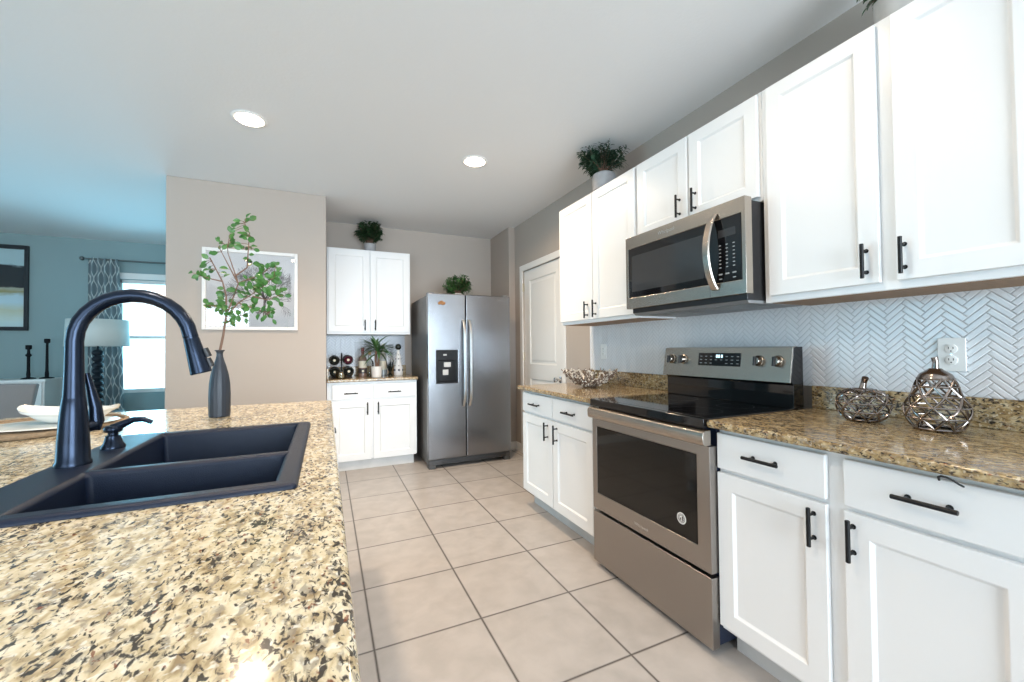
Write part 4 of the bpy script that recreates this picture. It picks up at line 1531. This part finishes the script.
# ------------------------------------------------------------------ twig bowl
random.seed(31)
TX, TY = 1.760, 2.500
r = empty('twig_bowl', (TX, TY, ZT), 'flared bowl woven from brown and silver twigs on the counter left of the range', 'bowl')
tb, ts = MB(), MB()
for k in range(84):
    a = 2 * PI * k / 84 + random.uniform(-.08, .08)
    ex = random.uniform(.85, 1.12)
    P = []
    tw_ = random.uniform(-.5, .5)
    for t in (0, .25, .5, .75, 1.0):
        R = .028 + .165 * ex * t ** .85
        P.append(Vector((TX + R * math.cos(a + tw_ * t), TY + R * 1.02 * math.sin(a + tw_ * t), ZT + .006 + .112 * ex * t ** 1.55)))
    (tb if k % 4 else ts).tube(P, [.0042, .0038, .0036, .0034, .003], 6)
    for q in range(7):
        t = random.uniform(.3, 1)
        R = .028 + .165 * ex * t ** .85
        p = Vector((TX + R * math.cos(a + tw_ * t), TY + R * 1.02 * math.sin(a + tw_ * t), ZT + .006 + .112 * ex * t ** 1.55))
        d = Vector((random.gauss(0, 1), random.gauss(0, 1), random.gauss(.2, .8))).normalized()
        (ts if q % 3 else tb).tube([p, p + d * .016], [.003, .0052], 6)
obj('dark_twig', tb, 'twig_brown', r)
obj('pale_twig', ts, 'twig_silver', r)
obj('base', MB().lathe([(0, .0), (.045, .0), (.05, .006), (.035, .012), (0, .012)], (TX, TY, ZT), 'Z', 20), 'twig_brown', r)

# ------------------------------------------------------------------ framed tree print on the pantry wall
PFX0, PFX1, PFZ0, PFZ1 = -.950, -.236, 1.385, 2.082
YP = PY - .001
r = empty('framed_print', ((PFX0 + PFX1) / 2, YP, PFZ0), 'white framed print of a bare grey tree on the pantry wall behind the vase', 'picture')
mb = MB()
t = .028
mb.box(PFX0, PFX0 + t, YP - .024, YP, PFZ0, PFZ1).box(PFX1 - t, PFX1, YP - .024, YP, PFZ0, PFZ1)
mb.box(PFX0 + t, PFX1 - t, YP - .024, YP, PFZ0, PFZ0 + t).box(PFX0 + t, PFX1 - t, YP - .024, YP, PFZ1 - t, PFZ1)
obj('frame', mb, 'white_frame', r, bevel=.003)
mat('print_paper', (0.70, 0.675, 0.67), 0.6, var=.06, bscale=5)
pp = obj('print', MB().box(PFX0 + t, PFX1 - t, YP - .008, YP - .004, PFZ0 + t, PFZ1 - t), 'print_paper', r)
random.seed(9)
tr = MB()


def twig(x, z, ang, L, wd, lev):
    n = 3
    px, pz = x, z
    for k in range(n):
        ang += random.uniform(-.22, .22)
        nx, nz = px + math.cos(ang) * L / n, pz + math.sin(ang) * L / n
        if not (PFX0 + .05 < nx < PFX1 - .05 and nz < PFZ1 - .05):
            return
        sx, sz = -math.sin(ang) * wd, math.cos(ang) * wd
        wd = max(wd, .0007)
        tr.face([(px - sx, YP - .0085, pz - sz), (px + sx, YP - .0085, pz + sz), (nx + sx * .8, YP - .0085, nz + sz * .8), (nx - sx * .8, YP - .0085, nz - sz * .8)])
        px, pz = nx, nz
        if lev > 0 and k > 0:
            twig(px, pz, ang + random.choice((-1, 1)) * random.uniform(.4, .9), L * .72, wd * .62, lev - 1)
    if lev > 0:
        for q in range(2):
            twig(px, pz, ang + random.uniform(-.7, .7), L * .75, wd * .68, lev - 1)


tx0, tz0 = -.500, 1.56
twig(tx0, tz0, PI / 2, .10, .010, 1)
for a in (PI * .5, PI * .33, PI * .68, PI * .18, PI * .82, PI * .42, PI * .58, PI * .06, PI * .94):
    twig(tx0 + random.uniform(-.006, .006), tz0 + .10, a, .120, .0032, 3)
for k in range(8):
    twig(tx0, tz0, -PI / 2 + random.uniform(-1.4, 1.4), .04, .004, 1)
obj('tree_drawing', tr, 'tree_ink', pp, smooth=0)
obj('glazing', MB().box(PFX0 + t, PFX1 - t, YP - .0135, YP - .0115, PFZ0 + t, PFZ1 - t), 'picture_glass', r)

# ------------------------------------------------------------------ recessed lights
def can(x, y, label, power, spread=160):
    r = empty('recessed_light', (x, y, ZC), label, 'ceiling light', 'recessed ceiling lights')
    obj('trim_ring', MB().lathe([(.077, .0), (.098, .0), (.100, -.003), (.096, -.006), (.081, -.008), (.077, -.006)], (x, y, ZC), 'Z', 40), 'can_trim', r)
    obj('lens', MB().lathe([(0, -.003), (.078, -.003), (.076, -.008), (.066, -.014), (.045, -.019), (.02, -.0215), (0, -.022)], (x, y, ZC), 'Z', 32), 'can_glow', r)
    d = bpy.data.lights.new('bulb', 'AREA')
    d.shape = 'DISK'
    d.size = .15
    d.energy = power
    d.color = (1.0, .76, .53)
    d.spread = math.radians(spread)
    o = bpy.data.objects.new('bulb', d)
    C.objects.link(o)
    o.parent = r
    o.location = (0, 0, -.024)
    return r


can(-.436, 2.975, 'recessed ceiling light nearer the island, above the vase', 15, 120)
can(1.048, 2.965, 'recessed ceiling light nearer the right-wall cabinets', 23)
can(1.048, 1.0, 'recessed ceiling light directly over the counter beside the range', 5)
can(-.436, 1.0, 'recessed ceiling light directly over the island sink', 11)

# ------------------------------------------------------------------ living room
PYL = YL - .002
r = empty('wall_picture', (-3.66, PYL, 1.477), 'black framed abstract landscape picture on the living room wall', 'picture')
mb = MB()
mb.box(-4.02, -3.965, PYL - .035, PYL, 1.477, 2.51).box(-3.336, -3.302, PYL - .035, PYL, 1.477, 2.51)
mb.box(-3.965, -3.336, PYL - .035, PYL, 1.477, 1.522).box(-3.965, -3.336, PYL - .035, PYL, 2.462, 2.51)
obj('frame', mb, 'black_frame', r, bevel=.003)
obj('painting', MB().box(-3.965, -3.336, PYL - .014, PYL - .004, 1.522, 2.462), 'abstract_painting', r)

# curtain
cx0, cx1, cz0, cz1, cyy = -2.745, -2.385, .25, 2.400, 6.86
mb = MB()
bm = mb.bm
uvl = bm.loops.layers.uv.new('UVMap')
nu, nv = 72, 24
gridv = []
for i in range(nu + 1):
    col = []
    s_ = i / nu
    for j in range(nv + 1):
        t_ = j / nv
        wd = .80 + .20 * (1 - t_) ** .7
        x = cx0 + .02 + (cx1 - cx0) * s_ * wd
        y = cyy + .030 * math.sin(2 * PI * 5 * s_ + .4 * math.sin(3 * t_)) * (.8 + .2 * (1 - t_))
        col.append(bm.verts.new((x, y, cz0 + (cz1 - cz0) * t_)))
    gridv.append(col)
for i in range(nu):
    for j in range(nv):
        f = bm.faces.new([gridv[i][j], gridv[i + 1][j], gridv[i + 1][j + 1], gridv[i][j + 1]])
        for lp, (a, b) in zip(f.loops, ((i, j), (i + 1, j), (i + 1, j + 1), (i, j + 1))):
            lp[uvl].uv = (a / nu * .75, b / nv * (cz1 - cz0))
cu = obj('curtain', mb, 'curtain_lattice', None, ((cx0 + cx1) / 2, cyy, cz0), smooth=70)
setp(cu, 'dark teal curtain with a pale ogee lattice pattern beside the bright window', 'curtain')
r = empty('curtain_rod', (-1.95, 6.88, 2.385), 'grey metal curtain rod with a ball finial above the window', 'curtain rod')
obj('rod', MB().tube([(-2.76, 6.86, 2.385), (-1.25, 6.86, 2.385)], .011, 12), 'rod_metal', r)
obj('finial', MB().ball((-2.785, 6.86, 2.385), .026, 10), 'rod_metal', r)
for x in (-2.70, -1.30):
    obj('bracket', MB().tube([(x, 6.86, 2.385), (x, YL - .001, 2.385)], .008, 8).tube([(x, YL - .008, 2.385), (x, YL - .001, 2.385)], .022, 12), 'rod_metal', r)

# sideboard
r = empty('sideboard', (-3.7, 6.72, 0), 'pale sideboard with white doors against the living room wall, under the candlesticks', 'sideboard')
obj('body', MB().box(-4.45, -2.955, 6.52, 6.94, .06, .872), 'trim_white', r, bevel=.003)
obj('top', MB().box(-4.48, -2.935, 6.49, 6.95, .872, .902), 'trim_white', r, bevel=.004)
for k in range(4):
    mb = MB()
    x0 = -4.43 + k * .366
    panel_face(mb, (x0, 6.508, .09), (1, 0, 0), (0, 0, 1), (0, -1, 0), .358, .77, [(.05, .308, .05, .72)], .012, .006, .006)
    d = obj('door', mb, 'trim_white', r, bevel=.001)
    hx = x0 + (.330 if k % 2 == 0 else .030)
    obj('handle', MB().tube([(hx, 6.506, .50), (hx, 6.486, .51), (hx, 6.486, .64), (hx, 6.506, .65)], .006, 8), 'black_metal', d)
for (x, y) in ((-4.40, 6.56), (-3.0, 6.56), (-4.40, 6.9), (-3.0, 6.9)):
    obj('leg', MB().box(x - .025, x + .025, y - .02, y + .02, .0005, .062), 'trim_white', r)


def candlestick(x, y, h, knots, label):
    z = .9025
    prof = [(0, 0), (.062, 0), (.062, .006), (.050, .010), (.016, .018), (.018, .05), (.014, .10)]
    r = empty('candle_holder', (x, y, z), label, 'candlestick', 'black candlesticks on the sideboard')
    for k in knots:
        prof += [(.014, h * k - .02), (.026, h * k - .006), (.026, h * k + .006), (.014, h * k + .02)]
    prof += [(.011, h - .055), (.020, h - .050), (.026, h - .045), (.026, h - .005), (.022, h), (.016, h), (.016, h - .03), (0, h - .03)]
    prof = prof[:7] + sorted(prof[7:-8], key=lambda q: q[1]) + prof[-8:]
    obj('stick', MB().lathe(prof, (x, y, z), 'Z', 24), 'candle_black', r)


candlestick(-3.175, 6.70, .395, [.70], 'shorter black turned candlestick with a knobbed neck, on the sideboard')
candlestick(-3.018, 6.70, .470, [], 'taller slim black candlestick near the sideboard end')


# grey dining chairs: backrest narrows towards the seat
def chair(x, y, rot, label):
    r = empty('dining_chair', (0, 0, 0), label, 'chair', 'grey upholstered dining chairs')
    mb = MB()
    rows = []
    for i in range(9):
        t = i / 8
        hw = .205 + .095 * t
        z = .47 + .50 * t
        ring = []
        for k in range(9):
            s = -1 + 2 * k / 8
            ring.append((s * hw, -.21 + .055 * s * s - .05 * t, z - .012 * s * s * t))
        rows.append(ring)
    def grid(off):
        return [[mb.bm.verts.new((p[0], p[1] + off, p[2])) for p in row] for row in rows]
    A, B = grid(0), grid(.065)
    for G in (A, B):
        for i in range(8):
            for k in range(8):
                mb.bm.faces.new([G[i][k], G[i][k + 1], G[i + 1][k + 1], G[i + 1][k]])
    for k in range(8):
        mb.bm.faces.new([A[0][k], B[0][k], B[0][k + 1], A[0][k + 1]])
        mb.bm.faces.new([A[8][k], A[8][k + 1], B[8][k + 1], B[8][k]])
        mb.bm.faces.new([A[k][0], A[k + 1][0], B[k + 1][0], B[k][0]])
        mb.bm.faces.new([A[k][8], B[k][8], B[k + 1][8], A[k + 1][8]])
    obj('backrest', mb, 'grey_fabric', r, bevel=.012, seg=2)
    obj('seat', MB().box(-.25, .25, -.20, .27, .38, .475), 'grey_fabric', r, bevel=.025, seg=3)
    for (a, b) in ((-.21, -.16), (.21, -.16), (-.21, .23), (.21, .23)):
        obj('leg', MB().tube([(a * 1.05, b * 1.05, .0), (a, b, .385)], [.014, .022], 10), 'dark_wood', r)
    r.location = (x, y, 0)
    r.rotation_euler = (0, 0, rot)
    return r


chair(-2.40, 4.66, math.radians(6), 'grey upholstered dining chair nearest the island, left of the faucet')
c2 = chair(-2.09, 5.62, math.radians(-62), 'grey upholstered dining chair standing farther back, half behind the faucet')

# lamp on end table
LX, LY, LZ = -2.435, 6.36, .50
r = empty('end_table', (LX, LY, 0), 'small dark end table under the lamp by the curtain', 'table')
obj('top', MB().lathe([(0, LZ - .025), (.24, LZ - .025), (.245, LZ - .012), (.24, LZ), (0, LZ)], (LX, LY, 0), 'Z', 36), 'dark_wood', r)
obj('pedestal', MB().lathe([(0, .0005), (.17, .0005), (.17, .015), (.05, .035), (.028, .08), (.028, LZ - .025), (0, LZ - .025)], (LX, LY, 0), 'Z', 28), 'dark_wood', r)
r = empty('table_lamp', (LX, LY, LZ), 'table lamp with a pale drum shade and a dark stacked-ball base', 'lamp')
mb = MB()
prof = [(0, 0), (.085, 0), (.085, .012), (.03, .018)]
n_ = 10
for k in range(n_):
    z0 = .02 + k * .0715
    for q in range(1, 8):
        a = PI * q / 8
        prof.append((.012 + .040 * math.sin(a), z0 + .0715 * (1 - math.cos(a)) / 2))
prof += [(.010, .74), (.008, .80), (0, .80)]
obj('base', mb.lathe(prof, (LX, LY, LZ), 'Z', 28), 'lamp_navy', r)
sh = MB().lathe([(.274, .775), (.262, 1.085)], (LX, LY, LZ), 'Z', 48)
obj('lamp_shade', sh, 'lamp_linen', r, solid=.003)
mb = MB()
for k in range(3):
    a = 2 * PI * k / 3
    mb.tube([(LX, LY, LZ + .80), (LX + .266 * math.cos(a), LY + .266 * math.sin(a), LZ + .82)], .003, 6)
obj('shade_fitter', mb, 'black_metal', r)
